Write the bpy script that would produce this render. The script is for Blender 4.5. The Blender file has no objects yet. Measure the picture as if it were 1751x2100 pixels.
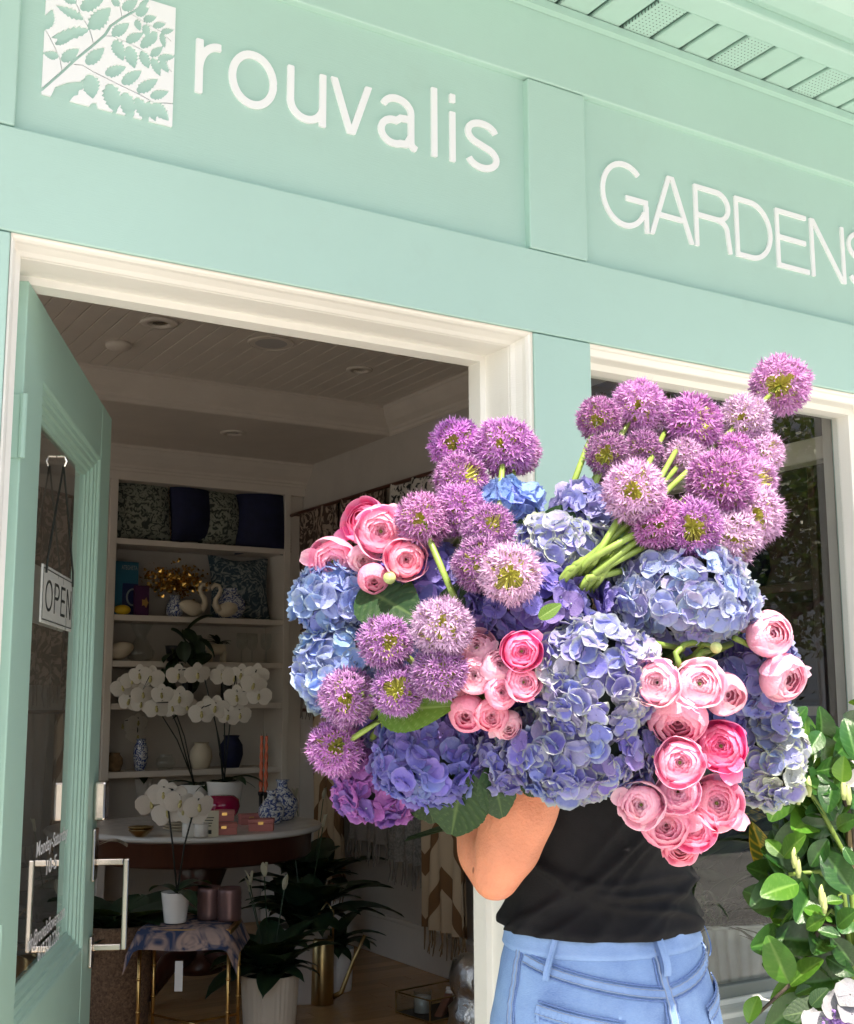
import bpy, bmesh, math, random
import numpy as np
from mathutils import Vector, Matrix, Quaternion

# ------------------------------------------------------------------ camera, world, sun, exposure
sc = bpy.context.scene
R = math.radians
F_PX, W_PX, H_PX = 2486.4, 1751.0, 2100.0            # focal length and frame in working pixels
YAW, PITCH, ROLL = R(31.65), R(8.88), R(-.22)
CAM = Vector((0, -1.9283, 1.40))
FWD = Vector((math.sin(YAW)*math.cos(PITCH), math.cos(YAW)*math.cos(PITCH), math.sin(PITCH)))
_r = Vector((math.cos(YAW), -math.sin(YAW), 0)); _u = _r.cross(FWD)
RIGHT = _r*math.cos(ROLL)+_u*math.sin(ROLL); UP = _u*math.cos(ROLL)-_r*math.sin(ROLL)
cam = bpy.data.cameras.new('camera'); camo = bpy.data.objects.new('camera', cam); sc.collection.objects.link(camo)
cam.sensor_fit = 'HORIZONTAL'; cam.sensor_width = 36; cam.lens = 36*F_PX/W_PX
cam.clip_start = .05; cam.clip_end = 500
camo.matrix_world = Matrix(((RIGHT.x, UP.x, -FWD.x, CAM.x), (RIGHT.y, UP.y, -FWD.y, CAM.y), (RIGHT.z, UP.z, -FWD.z, CAM.z), (0, 0, 0, 1)))
sc.camera = camo

SUN_EL, SUN_AZ = R(61), R(198)                         # azimuth from +Y towards +X: high over the street, behind the camera
w = bpy.data.worlds.new('World'); sc.world = w; w.use_nodes = True
nt = w.node_tree; sky = nt.nodes.new('ShaderNodeTexSky'); sky.sky_type = 'NISHITA'; sky.sun_disc = False
sky.sun_elevation = SUN_EL; sky.sun_rotation = SUN_AZ; sky.air_density = 1; sky.dust_density = 2.5; sky.ozone_density = .6
bgn = nt.nodes['Background']; bgn.inputs[1].default_value = .125
nt.links.new(sky.outputs[0], bgn.inputs[0])
sl = bpy.data.lights.new('sun', 'SUN'); sl.energy = 3.3; sl.angle = R(.5); sl.color = (1, .95, .87)
so = bpy.data.objects.new('sun', sl); sc.collection.objects.link(so)
TO_SUN = Vector((math.sin(SUN_AZ)*math.cos(SUN_EL), math.cos(SUN_AZ)*math.cos(SUN_EL), math.sin(SUN_EL)))
so.rotation_euler = TO_SUN.to_track_quat('Z', 'Y').to_euler(); so.location = (4, -6, 9)
vs = sc.view_settings; vs.view_transform = 'Standard'; vs.look = 'None'; vs.exposure = 1.72; vs.gamma = 1; vs.use_curve_mapping = False
vs.use_white_balance = True; vs.white_balance_temperature = 7050; vs.white_balance_tint = 10
sc.render.engine = 'CYCLES'
cy = sc.cycles; cy.use_denoising = True; cy.max_bounces = 8; cy.diffuse_bounces = 5; cy.glossy_bounces = 4
cy.transparent_max_bounces = 12; cy.transmission_bounces = 6; cy.caustics_reflective = False; cy.caustics_refractive = False; cy.sample_clamp_indirect = 6

# ------------------------------------------------------------------ helpers
RNG = random.Random(7)
def ray(x, y): return FWD+RIGHT*((x-W_PX/2)/F_PX)-UP*((y-H_PX/2)/F_PX)
def P(x, y, d): return CAM+ray(x, y)*d                  # the point d metres deep on the line of sight of (x, y)
def PY(x, y, Y): v = ray(x, y); return CAM+v*((Y-CAM.y)/v.y)
def PX(x, y, X): v = ray(x, y); return CAM+v*((X-CAM.x)/v.x)
def PZ(x, y, Z): v = ray(x, y); return CAM+v*((Z-CAM.z)/v.z)
def lerp(a, b, t): return a+(b-a)*t
def smooth(a, b, x):
    t = min(1, max(0, (x-a)/(b-a))); return t*t*(3-2*t)

class MB:                                              # collects faces, then builds ONE mesh object
    def __init__(s): s.v = []; s.f = []; s.t = []
    def add(s, vs_, fs_, t=None):
        n = len(s.v); s.v += [tuple(p) for p in vs_]; s.f += [tuple(i+n for i in f) for f in fs_]
        s.t += list(t) if t is not None else [0.0]*len(vs_)
        return s
    def box(s, x0, x1, y0, y1, z0, z1, M=None, bev=0):
        if bev <= 0:
            v = [Vector(p) for p in ((x0, y0, z0), (x1, y0, z0), (x1, y1, z0), (x0, y1, z0), (x0, y0, z1), (x1, y0, z1), (x1, y1, z1), (x0, y1, z1))]
            f = [(0, 3, 2, 1), (4, 5, 6, 7), (0, 1, 5, 4), (1, 2, 6, 5), (2, 3, 7, 6), (3, 0, 4, 7)]
        else:
            b = min(bev, (x1-x0)*.45, (y1-y0)*.45, (z1-z0)*.45); bm = bmesh.new(); bmesh.ops.create_cube(bm, size=1)
            for q in bm.verts: q.co = Vector((lerp(x0, x1, q.co.x+.5), lerp(y0, y1, q.co.y+.5), lerp(z0, z1, q.co.z+.5)))
            bmesh.ops.bevel(bm, geom=bm.edges[:], offset=b, segments=2, profile=.5, affect='EDGES')
            bm.verts.index_update(); v = [q.co.copy() for q in bm.verts]; f = [tuple(q.index for q in g.verts) for g in bm.faces]; bm.free()
        if M: v = [M@p for p in v]
        return s.add(v, f)
    def tube(s, pts, rad, n=8, cap=True, t=None):
        pts = [Vector(p) for p in pts]; k = len(pts)
        if not hasattr(rad, '__len__'): rad = [rad]*k
        up = None; vv = []; ff = []; tt = []
        for i, p in enumerate(pts):
            d = (pts[min(i+1, k-1)]-pts[max(i-1, 0)])
            d = d.normalized() if d.length > 1e-9 else Vector((0, 0, 1))
            if up is None: up = d.orthogonal().normalized()
            up = (up-d*up.dot(d)); up = up.normalized() if up.length > 1e-6 else d.orthogonal().normalized()
            w_ = d.cross(up)
            for j in range(n):
                a = 2*math.pi*j/n; vv.append(p+(up*math.cos(a)+w_*math.sin(a))*rad[i]); tt.append(i/(k-1) if t is None else t)
        for i in range(k-1):
            for j in range(n): ff.append((i*n+j, i*n+(j+1) % n, (i+1)*n+(j+1) % n, (i+1)*n+j))
        if cap: ff += [tuple(range(n))[::-1], tuple((k-1)*n+j for j in range(n))]
        return s.add(vv, ff, tt)
    def lathe(s, prof, n=24, M=None, wob=None):          # prof: (radius, z) from bottom to top
        vv = []; ff = []; k = len(prof)
        for i, (r_, z_) in enumerate(prof):
            for j in range(n):
                a = 2*math.pi*j/n; q = r_*(wob(a, z_) if wob else 1); vv.append(Vector((q*math.cos(a), q*math.sin(a), z_)))
        for i in range(k-1):
            for j in range(n): ff.append((i*n+j, i*n+(j+1) % n, (i+1)*n+(j+1) % n, (i+1)*n+j))
        if prof[0][0] > 1e-5: ff.append(tuple(range(n))[::-1])
        if prof[-1][0] > 1e-5: ff.append(tuple((k-1)*n+j for j in range(n)))
        if M: vv = [M@p for p in vv]
        return s.add(vv, ff)
    def grid(s, fn, nu, nv, closed=False, t=None):       # fn(u, v) with u, v in 0..1
        vv = []; tt = []; ff = []
        for i in range(nu+1):
            for j in range(nv+1):
                vv.append(Vector(fn(i/nu, j/nv))); tt.append(t(i/nu, j/nv) if t else 0.0)
        for i in range(nu):
            for j in range(nv): ff.append((i*(nv+1)+j, i*(nv+1)+j+1, (i+1)*(nv+1)+j+1, (i+1)*(nv+1)+j))
        return s.add(vv, ff, tt)
    def ball(s, c, r, nu=10, nv=14):
        c = Vector(c); r = Vector(r) if hasattr(r, '__len__') else Vector((r, r, r))
        return s.grid(lambda u, v: c+Vector((math.sin(math.pi*u)*math.cos(2*math.pi*v)*r.x, math.sin(math.pi*u)*math.sin(2*math.pi*v)*r.y, -math.cos(math.pi*u)*r.z)), nu, nv)
    def xf(s, M): s.v = [tuple(M@Vector(p)) for p in s.v]; return s
    def mesh(s, name, mat=None, smooth_=False):
        m = bpy.data.meshes.new(name); m.from_pydata(s.v, [], s.f)
        if any(s.t): m.attributes.new('t', 'FLOAT', 'POINT').data.foreach_set('value', s.t)
        m.polygons.foreach_set('use_smooth', [smooth_]*len(m.polygons))
        if mat: m.materials.append(mat)
        m.update(); return m
    def build(s, name, mat=None, parent=None, smooth_=False, **k):
        return link(name, s.mesh(name, mat, smooth_), parent, **k)

def link(name, data, parent=None, M=None, color=None, label=None, cat=None, group=None, kind=None):
    o = bpy.data.objects.new(name, data); sc.collection.objects.link(o)
    if parent: o.parent = parent
    if M is not None: o.matrix_local = M
    if color: o.color = color
    tag(o, label, cat, group, kind); return o
def tag(o, label=None, cat=None, group=None, kind=None):
    if label: o['label'] = label
    if cat: o['category'] = cat
    if group: o['group'] = group
    if kind: o['kind'] = kind
    return o
def thing(name, label, cat, loc=(0, 0, 0), rz=0, group=None):
    o = bpy.data.objects.new(name, None); sc.collection.objects.link(o)
    o.location = loc; o.rotation_euler = (0, 0, rz); o.empty_display_size = .05
    return tag(o, label, cat, group)
def frame(p, z, roll=0):                                # a matrix at p whose Z axis is z, turned about it by roll
    q = Vector(z).to_track_quat('Z', 'Y')@Quaternion((0, 0, 1), roll)
    return Matrix.Translation(p)@q.to_matrix().to_4x4()

# ------------------------------------------------------------------ materials
def N(nt, t, **k):
    n = nt.nodes.new('ShaderNode'+t)
    for a, b in k.items(): setattr(n, a, b)
    return n
def mixc(nt, f, a, b, mode='MIX'):
    m = N(nt, 'Mix', data_type='RGBA', blend_type=mode)
    for s_, q in ((0, f), (6, a), (7, b)):
        if hasattr(q, 'is_linked') or hasattr(q, 'links'): nt.links.new(q, m.inputs[s_])
        elif s_ == 0: m.inputs[0].default_value = q
        else: m.inputs[s_].default_value = (*q, 1) if len(q) == 3 else q
    return m.outputs[2]
def noise(nt, scale, detail=4, rough=.55, vec=None, out=0):
    n = N(nt, 'TexNoise'); n.inputs['Scale'].default_value = scale; n.inputs['Detail'].default_value = detail; n.inputs['Roughness'].default_value = rough
    if vec is None: vec = N(nt, 'TexCoord').outputs['Object']
    nt.links.new(vec, n.inputs['Vector']); return n.outputs[out]
def ramp(nt, f, *st):
    r_ = N(nt, 'ValToRGB'); e = r_.color_ramp.elements
    while len(e) < len(st): e.new(.5)
    for q, (p, c) in zip(e, st): q.position = p; q.color = (*c, 1) if hasattr(c, '__len__') else (c, c, c, 1)
    nt.links.new(f, r_.inputs[0]); return r_.outputs[0]
def pm(name, col, rough=.55, var=.10, vs=5, bump=0, bs=60, metal=0, spec=.4, coat=0, sss=0, tint=None, stretch=None, transl=0):
    m = bpy.data.materials.new(name); m.use_nodes = True; nt = m.node_tree; b = nt.nodes['Principled BSDF']
    b.inputs['Roughness'].default_value = rough; b.inputs['Metallic'].default_value = metal; b.inputs['Specular IOR Level'].default_value = spec
    b.inputs['Coat Weight'].default_value = coat
    if sss: b.inputs['Subsurface Weight'].default_value = sss; b.inputs['Subsurface Radius'].default_value = (.012, .005, .003)
    vec = N(nt, 'TexCoord').outputs['Object']
    if stretch:
        mp = N(nt, 'Mapping'); mp.inputs['Scale'].default_value = stretch; nt.links.new(vec, mp.inputs[0]); vec = mp.outputs[0]
    f = noise(nt, vs, 5, .6, vec)
    d = tint or tuple(c*(1-var*1.6) for c in col)
    c = mixc(nt, ramp(nt, f, (.3, 0), (.7, 1)), d, tuple(min(1, q*(1+var*.5)) for q in col))
    nt.links.new(c, b.inputs['Base Color'])
    rr = N(nt, 'MapRange'); rr.inputs[3].default_value = max(0, rough-.08); rr.inputs[4].default_value = min(1, rough+.08)
    nt.links.new(noise(nt, vs*3, 3, .5, vec), rr.inputs[0]); nt.links.new(rr.outputs[0], b.inputs['Roughness'])
    if bump:
        bp = N(nt, 'Bump'); bp.inputs['Strength'].default_value = bump; bp.inputs['Distance'].default_value = .01
        nt.links.new(noise(nt, bs, 4, .6, vec), bp.inputs['Height']); nt.links.new(bp.outputs[0], b.inputs['Normal'])
    if transl:
        tr = N(nt, 'BsdfTranslucent'); nt.links.new(c, tr.inputs[0]); mx = N(nt, 'MixShader'); mx.inputs[0].default_value = transl
        nt.links.new(b.outputs[0], mx.inputs[1]); nt.links.new(tr.outputs[0], mx.inputs[2]); nt.links.new(mx.outputs[0], nt.nodes['Material Output'].inputs[0])
    m['out'] = ''; return m
def petal_mat(name, edge, rough=.55, transl=.3, jitter=.18, edge_pow=(.55, 1.0), hue=.02):
    # colour of the flower from its object colour, run to the edge colour by the object's alpha
    m = bpy.data.materials.new(name); m.use_nodes = True; nt = m.node_tree; b = nt.nodes['Principled BSDF']
    oi = N(nt, 'ObjectInfo'); at = N(nt, 'Attribute'); at.attribute_name = 't'
    hs = N(nt, 'HueSaturation'); nt.links.new(oi.outputs['Color'], hs.inputs['Color'])
    mr = N(nt, 'MapRange'); mr.inputs[3].default_value = 1-jitter; mr.inputs[4].default_value = 1+jitter; nt.links.new(oi.outputs['Random'], mr.inputs[0]); nt.links.new(mr.outputs[0], hs.inputs['Value'])
    ml = N(nt, 'Math', operation='MULTIPLY'); ml.inputs[1].default_value = 7.13; nt.links.new(oi.outputs['Random'], ml.inputs[0])
    fr = N(nt, 'Math', operation='FRACT'); nt.links.new(ml.outputs[0], fr.inputs[0])
    mh = N(nt, 'MapRange'); mh.inputs[3].default_value = .5-hue; mh.inputs[4].default_value = .5+hue; nt.links.new(fr.outputs[0], mh.inputs[0]); nt.links.new(mh.outputs[0], hs.inputs['Hue'])
    e = N(nt, 'MapRange'); e.inputs[1].default_value = edge_pow[0]; e.inputs[2].default_value = edge_pow[1]; e.interpolation_type = 'SMOOTHSTEP'
    nt.links.new(at.outputs['Fac'], e.inputs[0])
    f1 = N(nt, 'Math', operation='MULTIPLY'); nt.links.new(e.outputs[0], f1.inputs[0]); nt.links.new(oi.outputs['Alpha'], f1.inputs[1])
    # the whole petal of some florets leans to the edge colour too
    r2 = N(nt, 'MapRange'); r2.inputs[1].default_value = .62; r2.inputs[2].default_value = 1; nt.links.new(fr.outputs[0], r2.inputs[0])
    f2 = N(nt, 'Math', operation='MULTIPLY'); nt.links.new(r2.outputs[0], f2.inputs[0]); nt.links.new(oi.outputs['Alpha'], f2.inputs[1])
    f3 = N(nt, 'Math', operation='MULTIPLY'); nt.links.new(f2.outputs[0], f3.inputs[0]); f3.inputs[1].default_value = .75
    mxm = N(nt, 'Math', operation='MAXIMUM'); nt.links.new(f1.outputs[0], mxm.inputs[0]); nt.links.new(f3.outputs[0], mxm.inputs[1])
    c = mixc(nt, mxm.outputs[0], hs.outputs[0], edge)
    c = mixc(nt, noise(nt, 3.5, 3), c, mixc(nt, .16, c, (.9, .85, .95)))
    nt.links.new(c, b.inputs['Base Color']); b.inputs['Roughness'].default_value = rough; b.inputs['Specular IOR Level'].default_value = .25
    bp = N(nt, 'Bump'); bp.inputs['Strength'].default_value = .25; bp.inputs['Distance'].default_value = .1
    nt.links.new(noise(nt, 9, 3), bp.inputs['Height']); nt.links.new(bp.outputs[0], b.inputs['Normal'])
    tr = N(nt, 'BsdfTranslucent'); nt.links.new(c, tr.inputs[0]); mx = N(nt, 'MixShader'); mx.inputs[0].default_value = transl
    nt.links.new(b.outputs[0], mx.inputs[1]); nt.links.new(tr.outputs[0], mx.inputs[2]); nt.links.new(mx.outputs[0], nt.nodes['Material Output'].inputs[0])
    return m
def leaf_mat(name, col, vein, rough=.38, transl=.25, spec=.5):
    m = bpy.data.materials.new(name); m.use_nodes = True; nt = m.node_tree; b = nt.nodes['Principled BSDF']
    at = N(nt, 'Attribute'); at.attribute_name = 't'; oi = N(nt, 'ObjectInfo')
    c0 = mixc(nt, oi.outputs['Random'], tuple(q*.7 for q in col), tuple(min(1, q*1.35) for q in col))
    c0 = mixc(nt, noise(nt, 25, 4), c0, mixc(nt, .4, c0, tuple(q*.5 for q in col)))
    c = mixc(nt, at.outputs['Fac'], c0, vein); nt.links.new(c, b.inputs['Base Color'])
    b.inputs['Roughness'].default_value = rough; b.inputs['Specular IOR Level'].default_value = spec
    bp = N(nt, 'Bump'); bp.inputs['Strength'].default_value = .2; bp.inputs['Distance'].default_value = .004
    nt.links.new(noise(nt, 90, 3), bp.inputs['Height']); nt.links.new(bp.outputs[0], b.inputs['Normal'])
    tr = N(nt, 'BsdfTranslucent'); nt.links.new(mixc(nt, .5, c, (.35, .55, .05)), tr.inputs[0]); mx = N(nt, 'MixShader'); mx.inputs[0].default_value = transl
    nt.links.new(b.outputs[0], mx.inputs[1]); nt.links.new(tr.outputs[0], mx.inputs[2]); nt.links.new(mx.outputs[0], nt.nodes['Material Output'].inputs[0])
    return m
def glass_mat(name, tint=(1, 1, 1), boost=1.0):
    m = bpy.data.materials.new(name); m.use_nodes = True; nt = m.node_tree; nt.nodes.remove(nt.nodes['Principled BSDF'])
    fr = N(nt, 'Fresnel'); fr.inputs[0].default_value = 1.52
    k = N(nt, 'Math', operation='MULTIPLY', use_clamp=True); k.inputs[1].default_value = boost; nt.links.new(fr.outputs[0], k.inputs[0])
    ge = N(nt, 'NewGeometry'); iv = N(nt, 'Math', operation='SUBTRACT'); iv.inputs[0].default_value = 1; nt.links.new(ge.outputs['Backfacing'], iv.inputs[1]); k2 = N(nt, 'Math', operation='MULTIPLY'); nt.links.new(k.outputs[0], k2.inputs[0]); nt.links.new(iv.outputs[0], k2.inputs[1]); k = k2   # a thin pane: the far face only lets light through
    tp = N(nt, 'BsdfTransparent'); tp.inputs[0].default_value = (*tint, 1); gl = N(nt, 'BsdfGlossy'); gl.inputs['Roughness'].default_value = 0.003
    mx = N(nt, 'MixShader'); nt.links.new(k.outputs[0], mx.inputs[0]); nt.links.new(tp.outputs[0], mx.inputs[1]); nt.links.new(gl.outputs[0], mx.inputs[2])
    nt.links.new(mx.outputs[0], nt.nodes['Material Output'].inputs[0]); return m

def paint_mat(name, col, dirt=(.35, .42, .36), amt=.14, bump=.22):
    # brushed house paint: faint drifts of tone, fine brush relief, a little grime in blotches
    m = bpy.data.materials.new(name); m.use_nodes = True; nt = m.node_tree; b = nt.nodes['Principled BSDF']
    vec = N(nt, 'TexCoord').outputs['Object']
    mp = N(nt, 'Mapping'); mp.inputs['Scale'].default_value = (1, 1, 14); nt.links.new(vec, mp.inputs[0])
    c = mixc(nt, noise(nt, 2.2, 5, .6, vec), tuple(q*.93 for q in col), tuple(min(1, q*1.05) for q in col))
    g = ramp(nt, noise(nt, 7, 6, .7, vec), (.56, 0), (.80, amt)); c = mixc(nt, g, c, dirt)
    nt.links.new(c, b.inputs['Base Color']); b.inputs['Roughness'].default_value = .5; b.inputs['Specular IOR Level'].default_value = .35
    bp = N(nt, 'Bump'); bp.inputs['Strength'].default_value = bump; bp.inputs['Distance'].default_value = .002
    nt.links.new(noise(nt, 40, 5, .6, mp.outputs[0]), bp.inputs['Height']); nt.links.new(bp.outputs[0], b.inputs['Normal']); return m
def wood_mat(name, a, b_, scale=(1, 12, 12), rough=.35):
    m = bpy.data.materials.new(name); m.use_nodes = True; nt = m.node_tree; b = nt.nodes['Principled BSDF']
    vec = N(nt, 'TexCoord').outputs['Object']; oi = N(nt, 'ObjectInfo'); ad = N(nt, 'VectorMath', operation='ADD'); nt.links.new(vec, ad.inputs[0])
    cb = N(nt, 'CombineXYZ'); ml = N(nt, 'Math', operation='MULTIPLY'); ml.inputs[1].default_value = 37; nt.links.new(oi.outputs['Random'], ml.inputs[0])
    for i in range(3): nt.links.new(ml.outputs[0], cb.inputs[i])
    nt.links.new(cb.outputs[0], ad.inputs[1]); mp = N(nt, 'Mapping'); mp.inputs['Scale'].default_value = scale; nt.links.new(ad.outputs[0], mp.inputs[0])
    f = noise(nt, 3, 6, .65, mp.outputs[0]); c = mixc(nt, f, a, b_); c = mixc(nt, oi.outputs['Random'], c, mixc(nt, .25, c, (0, 0, 0)))
    nt.links.new(c, b.inputs['Base Color']); b.inputs['Roughness'].default_value = rough
    return m

MINT = (.45, .655, .585)
M_ = {}
M_['mint'] = paint_mat('mint_paint', MINT)
M_['mint_door'] = paint_mat('mint_door_paint', (.38, .59, .50), bump=.25)
M_['cream'] = paint_mat('cream_trim_paint', (.93, .92, .87), (.45, .42, .34), .12)
M_['sill'] = paint_mat('weathered_sill_paint', (.72, .72, .69), (.30, .27, .22), .55, .4)
M_['sign_white'] = pm('white_sign_plastic', (.93, .93, .95), .4, .02)
M_['ceil'] = pm('interior_white_paint', (.70, .64, .58), .6, .04)
M_['wall_in'] = pm('interior_wall_paint', (.54, .50, .46), .7, .05, bump=.05)
M_['glass'] = glass_mat('window_glass', (.95, .965, .96), 1.6)
M_['glass_thin'] = glass_mat('clear_glass', (.93, .95, .95), 1.2)
M_['gold'] = pm('brushed_gold_metal', (.72, .45, .16), .3, .08, metal=1)
M_['brass'] = pm('aged_brass', (.50, .36, .17), .32, .15, metal=1)
M_['nickel'] = pm('polished_nickel', (.80, .74, .66), .16, .05, metal=1)
M_['black'] = pm('black_metal', (.015, .015, .017), .4, .2)
M_['white_cer'] = pm('white_ceramic', (.84, .83, .81), .25, .03, coat=.3)
M_['cream_cer'] = pm('cream_ceramic', (.66, .58, .45), .4, .05)
M_['dark_wood'] = wood_mat('dark_mahogany', (.045, .014, .010), (.12, .038, .022), (14, 2, 2), .28)
M_['floor_wood'] = wood_mat('oak_floor', (.66, .38, .17), (.46, .25, .10), (1.2, 16, 1), .25)
M_['marble'] = pm('white_marble', (.72, .71, .70), .2, .07, 9, coat=.2)
M_['stem'] = pm('green_stem', (.20, .30, .06), .45, .25, 30, transl=.1)
M_['soil'] = pm('dark_soil', (.035, .025, .018), .95, .4, 40, bump=.8, bs=90)

# ------------------------------------------------------------------ flat cut-out plates (lettering, emblem)
def arc(cx, cz, rx, rz, a0, a1, n=18):
    return [(cx+rx*math.cos(R(lerp(a0, a1, i/n))), cz+rz*math.sin(R(lerp(a0, a1, i/n)))) for i in range(n+1)]
def stroke_field(strokes, wd, X, Z, clip=None):
    out = np.full(X.shape, -1.0)
    for pts in strokes:
        ww = wd
        if isinstance(pts, tuple): pts, ww = pts
        for i in range(len(pts)-1):
            (ax, az), (bx, bz) = pts[i], pts[i+1]; L = math.hypot(bx-ax, bz-az)
            if L < 1e-9: continue
            dx, dz = (bx-ax)/L, (bz-az)/L; t = (X-ax)*dx+(Z-az)*dz; d = np.abs((X-ax)*dz-(Z-az)*dx)
            e0 = 0 if i == 0 else ww*.25; e1 = 0 if i == len(pts)-2 else ww*.25
            out = np.maximum(out, np.minimum(np.minimum(ww/2-d, t+e0), L+e1-t))
    if clip: out = np.minimum(out, np.minimum(Z-clip[0], clip[1]-Z))
    return out
def plate(fn, x0, x1, z0, z1, cell, yf, th):              # a raised plate, front at yf, th deep, where fn(X, Z) > 0
    nx = int((x1-x0)/cell)+3; nz = int((z1-z0)/cell)+3
    xs = x0-cell+np.arange(nx+1)*cell; zs = z0-cell+np.arange(nz+1)*cell
    X, Z = np.meshgrid(xs, zs, indexing='ij'); Fv = fn(X, Z)
    verts = {}; vl = []; faces = []
    def vid(key, x, z):
        if key not in verts: verts[key] = len(vl); vl.append((x, yf, z))
        return verts[key]
    for i in range(nx):
        for j in range(nz):
            c = [(i, j), (i+1, j), (i+1, j+1), (i, j+1)]; f = [Fv[q] for q in c]
            if max(f) <= 0: continue
            poly = []
            for k in range(4):
                a, b = c[k], c[(k+1) % 4]; fa, fb = f[k], f[(k+1) % 4]
                if fa > 0: poly.append(vid(a, xs[a[0]], zs[a[1]]))
                if (fa > 0) != (fb > 0):
                    t = fa/(fa-fb); lo, hi = min(a, b), max(a, b); tt = t if a == lo else 1-t
                    poly.append(vid((lo, hi), lerp(xs[lo[0]], xs[hi[0]], tt), lerp(zs[lo[1]], zs[hi[1]], tt)))
            if len(poly) >= 3: faces.append(poly)
    n = len(vl); v2 = vl+[(x, yf+th, z) for x, _, z in vl]; cnt = {}
    for f in faces:
        for k in range(len(f)):
            a, b = f[k], f[(k+1) % len(f)]; cnt[(a, b)] = 1
    sides = [(b, a, a+n, b+n) for (a, b) in cnt if (b, a) not in cnt]
    m = MB(); m.v = v2; m.f = [tuple(f) for f in faces]+sides; m.t = [0.0]*len(v2); return m
def letter(ch, x0, x1, z0, z1, w):
    h = z1-z0; W = x1-x0; a = w/2; cx = (x0+x1)/2; cz = (z0+z1)/2; clip = (z0, z1)
    if ch == 'r': s = [[(x0+a, z0), (x0+a, z1)], arc(x0+W*.95, z1-h*.56, W*.95-a, h*.56-a, 178, 86)]
    elif ch == 'o': s = [arc(cx, cz, W/2-a, h/2-a, 0, 360, 40)]
    elif ch == 'u': s = [[(x0+a, z1), (x0+a, z0+h*.38)]+arc(cx, z0+h*.38, W/2-a, h*.38-a, 180, 360, 20), [(x1-a, z0), (x1-a, z1)]]
    elif ch == 'v': s = [[(x0+a*.9, z1+.003), (cx, z0-.004)], [(cx, z0-.004), (x1-a*.9, z1+.003)]]
    elif ch == 'a':
        s = [arc(cx-W*.06, z1-h*.30, W*.40-a, h*.30-a, 165, 0, 16)+[(cx-W*.06+W*.40-a, z0+h*.22)]+arc(cx-W*.06+W*.40-a+W*.14, z0+h*.17, W*.14, h*.17-a*.7, 180, 262, 8),
             [(cx+W*.26, z0+h*.60), (cx+W*.02, z0+h*.575)]+arc(cx-W*.13, z0+h*.285, W*.37-a, h*.29-a, 80, 300, 20)+[(cx+W*.16, z0+h*.10), (cx+W*.26, z0+h*.26)]]
    elif ch == 'l': s = [[(cx, z0), (cx, z1)]]
    elif ch == 'i': s = [[(cx, z0), (cx, z0+.1075)], [(cx, z1-.0185), (cx, z1)]]
    elif ch in 'sS':
        q = h/4
        up = arc(cx, z1-q-a*.35, W/2-a, q-a*.65, 18, 262, 20); lo = arc(cx, z0+q+a*.35, W/2-a, q-a*.65, 82, -162, 20); s = [up[:-2]+[(cx, cz)]+lo[2:]]
    elif ch == 'G': s = [arc(cx, cz, W/2-a, h/2-a, 48, 335, 36), [(cx+W*.02, cz-h*.04), (x1-a*.2, cz-h*.04)], ([(x1-a, cz-h*.04-a), (x1-a, z0)], w)]
    elif ch == 'A': s = [[(x0+a*.8, z0-.004), (cx-a*.25, z1+.006)], [(cx+a*.25, z1+.006), (x1-a*.8, z0-.004)], [(x0+W*.24, z0+h*.34), (x1-W*.24, z0+h*.34)]]
    elif ch == 'R':
        r_ = h*.265
        s = [[(x0+a, z0), (x0+a, z1)], [(x0+a, z1-a), (x1-W*.40, z1-a)]+arc(x1-W*.38, z1-r_, W*.38-a*1.2, r_-a, 90, -90, 16)+[(x0+a, z1-2*r_+a)],
             [(x1-W*.42, z1-2*r_+a)]+arc(x1-W*.40, z1-2*r_-h*.11, W*.29, h*.11+a, 80, 0, 10)+[(x1-a*.9, z0)]]
    elif ch == 'D': s = [[(x0+a, z0), (x0+a, z1)], [(x0+a, z1-a), (x0+W*.42, z1-a)]+arc(x0+W*.42, cz, W*.58-a, h/2-a, 90, -90, 26)+[(x0+a, z0+a)]]
    elif ch == 'E': s = [[(x0+a, z0), (x0+a, z1)], [(x0+a, z1-a), (x1-W*.03, z1-a)], [(x0+a, cz+h*.02), (x1-W*.07, cz+h*.02)], [(x0+a, z0+a), (x1, z0+a)]]
    elif ch == 'N': s = [[(x0+a, z0), (x0+a, z1)], [(x1-a, z0), (x1-a, z1)], [(x0+a, z1+.004), (x1-a, z0-.004)]]
    elif ch == 'O': s = [arc(cx, cz, W/2-a, h/2-a, 0, 360, 36)]
    elif ch == 'P':
        r_ = h*.27; s = [[(x0+a, z0), (x0+a, z1)], [(x0+a, z1-a), (x1-W*.42, z1-a)]+arc(x1-W*.42, z1-r_, W*.42-a, r_-a, 90, -90, 16)+[(x0+a, z1-2*r_+a)]]
    return lambda X, Z: stroke_field(s, w, X, Z, clip)

# ------------------------------------------------------------------ street
M_['paving'] = pm('concrete_paving', (.55, .53, .49), .85, .15, 3)
M_['road'] = pm('pale_concrete_road', (.36, .35, .33), .9, .22, 1.2)
M_['asphalt'] = pm('asphalt', (.055, .055, .058), .9, .25, 6, bump=.5, bs=200)
M_['siding'] = paint_mat('white_siding_paint', (.78, .77, .74), (.4, .38, .34), .15)
gs = MB().grid(lambda u, v: (lerp(-60, 60, u), lerp(-60, 40, v), -.15), 6, 6).build('ground', M_['road'], kind='structure')
pv = MB().box(-30, 30, -2.6, .02, -.145, -.02).build('pavement', M_['paving'], kind='structure')
for i in range(-4, 9):
    for j in range(2):
        x = i*1.25; MB().box(x+.006, x+1.244, -2.55+j*1.28, -2.55+j*1.28+1.268, -.018, -.002, bev=.004).build('paving_slab', M_['paving'], pv)
pv2 = MB().box(-30, 30, -12, -9.4, -.145, -.01).build('pavement', M_['paving'], kind='structure')
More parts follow.
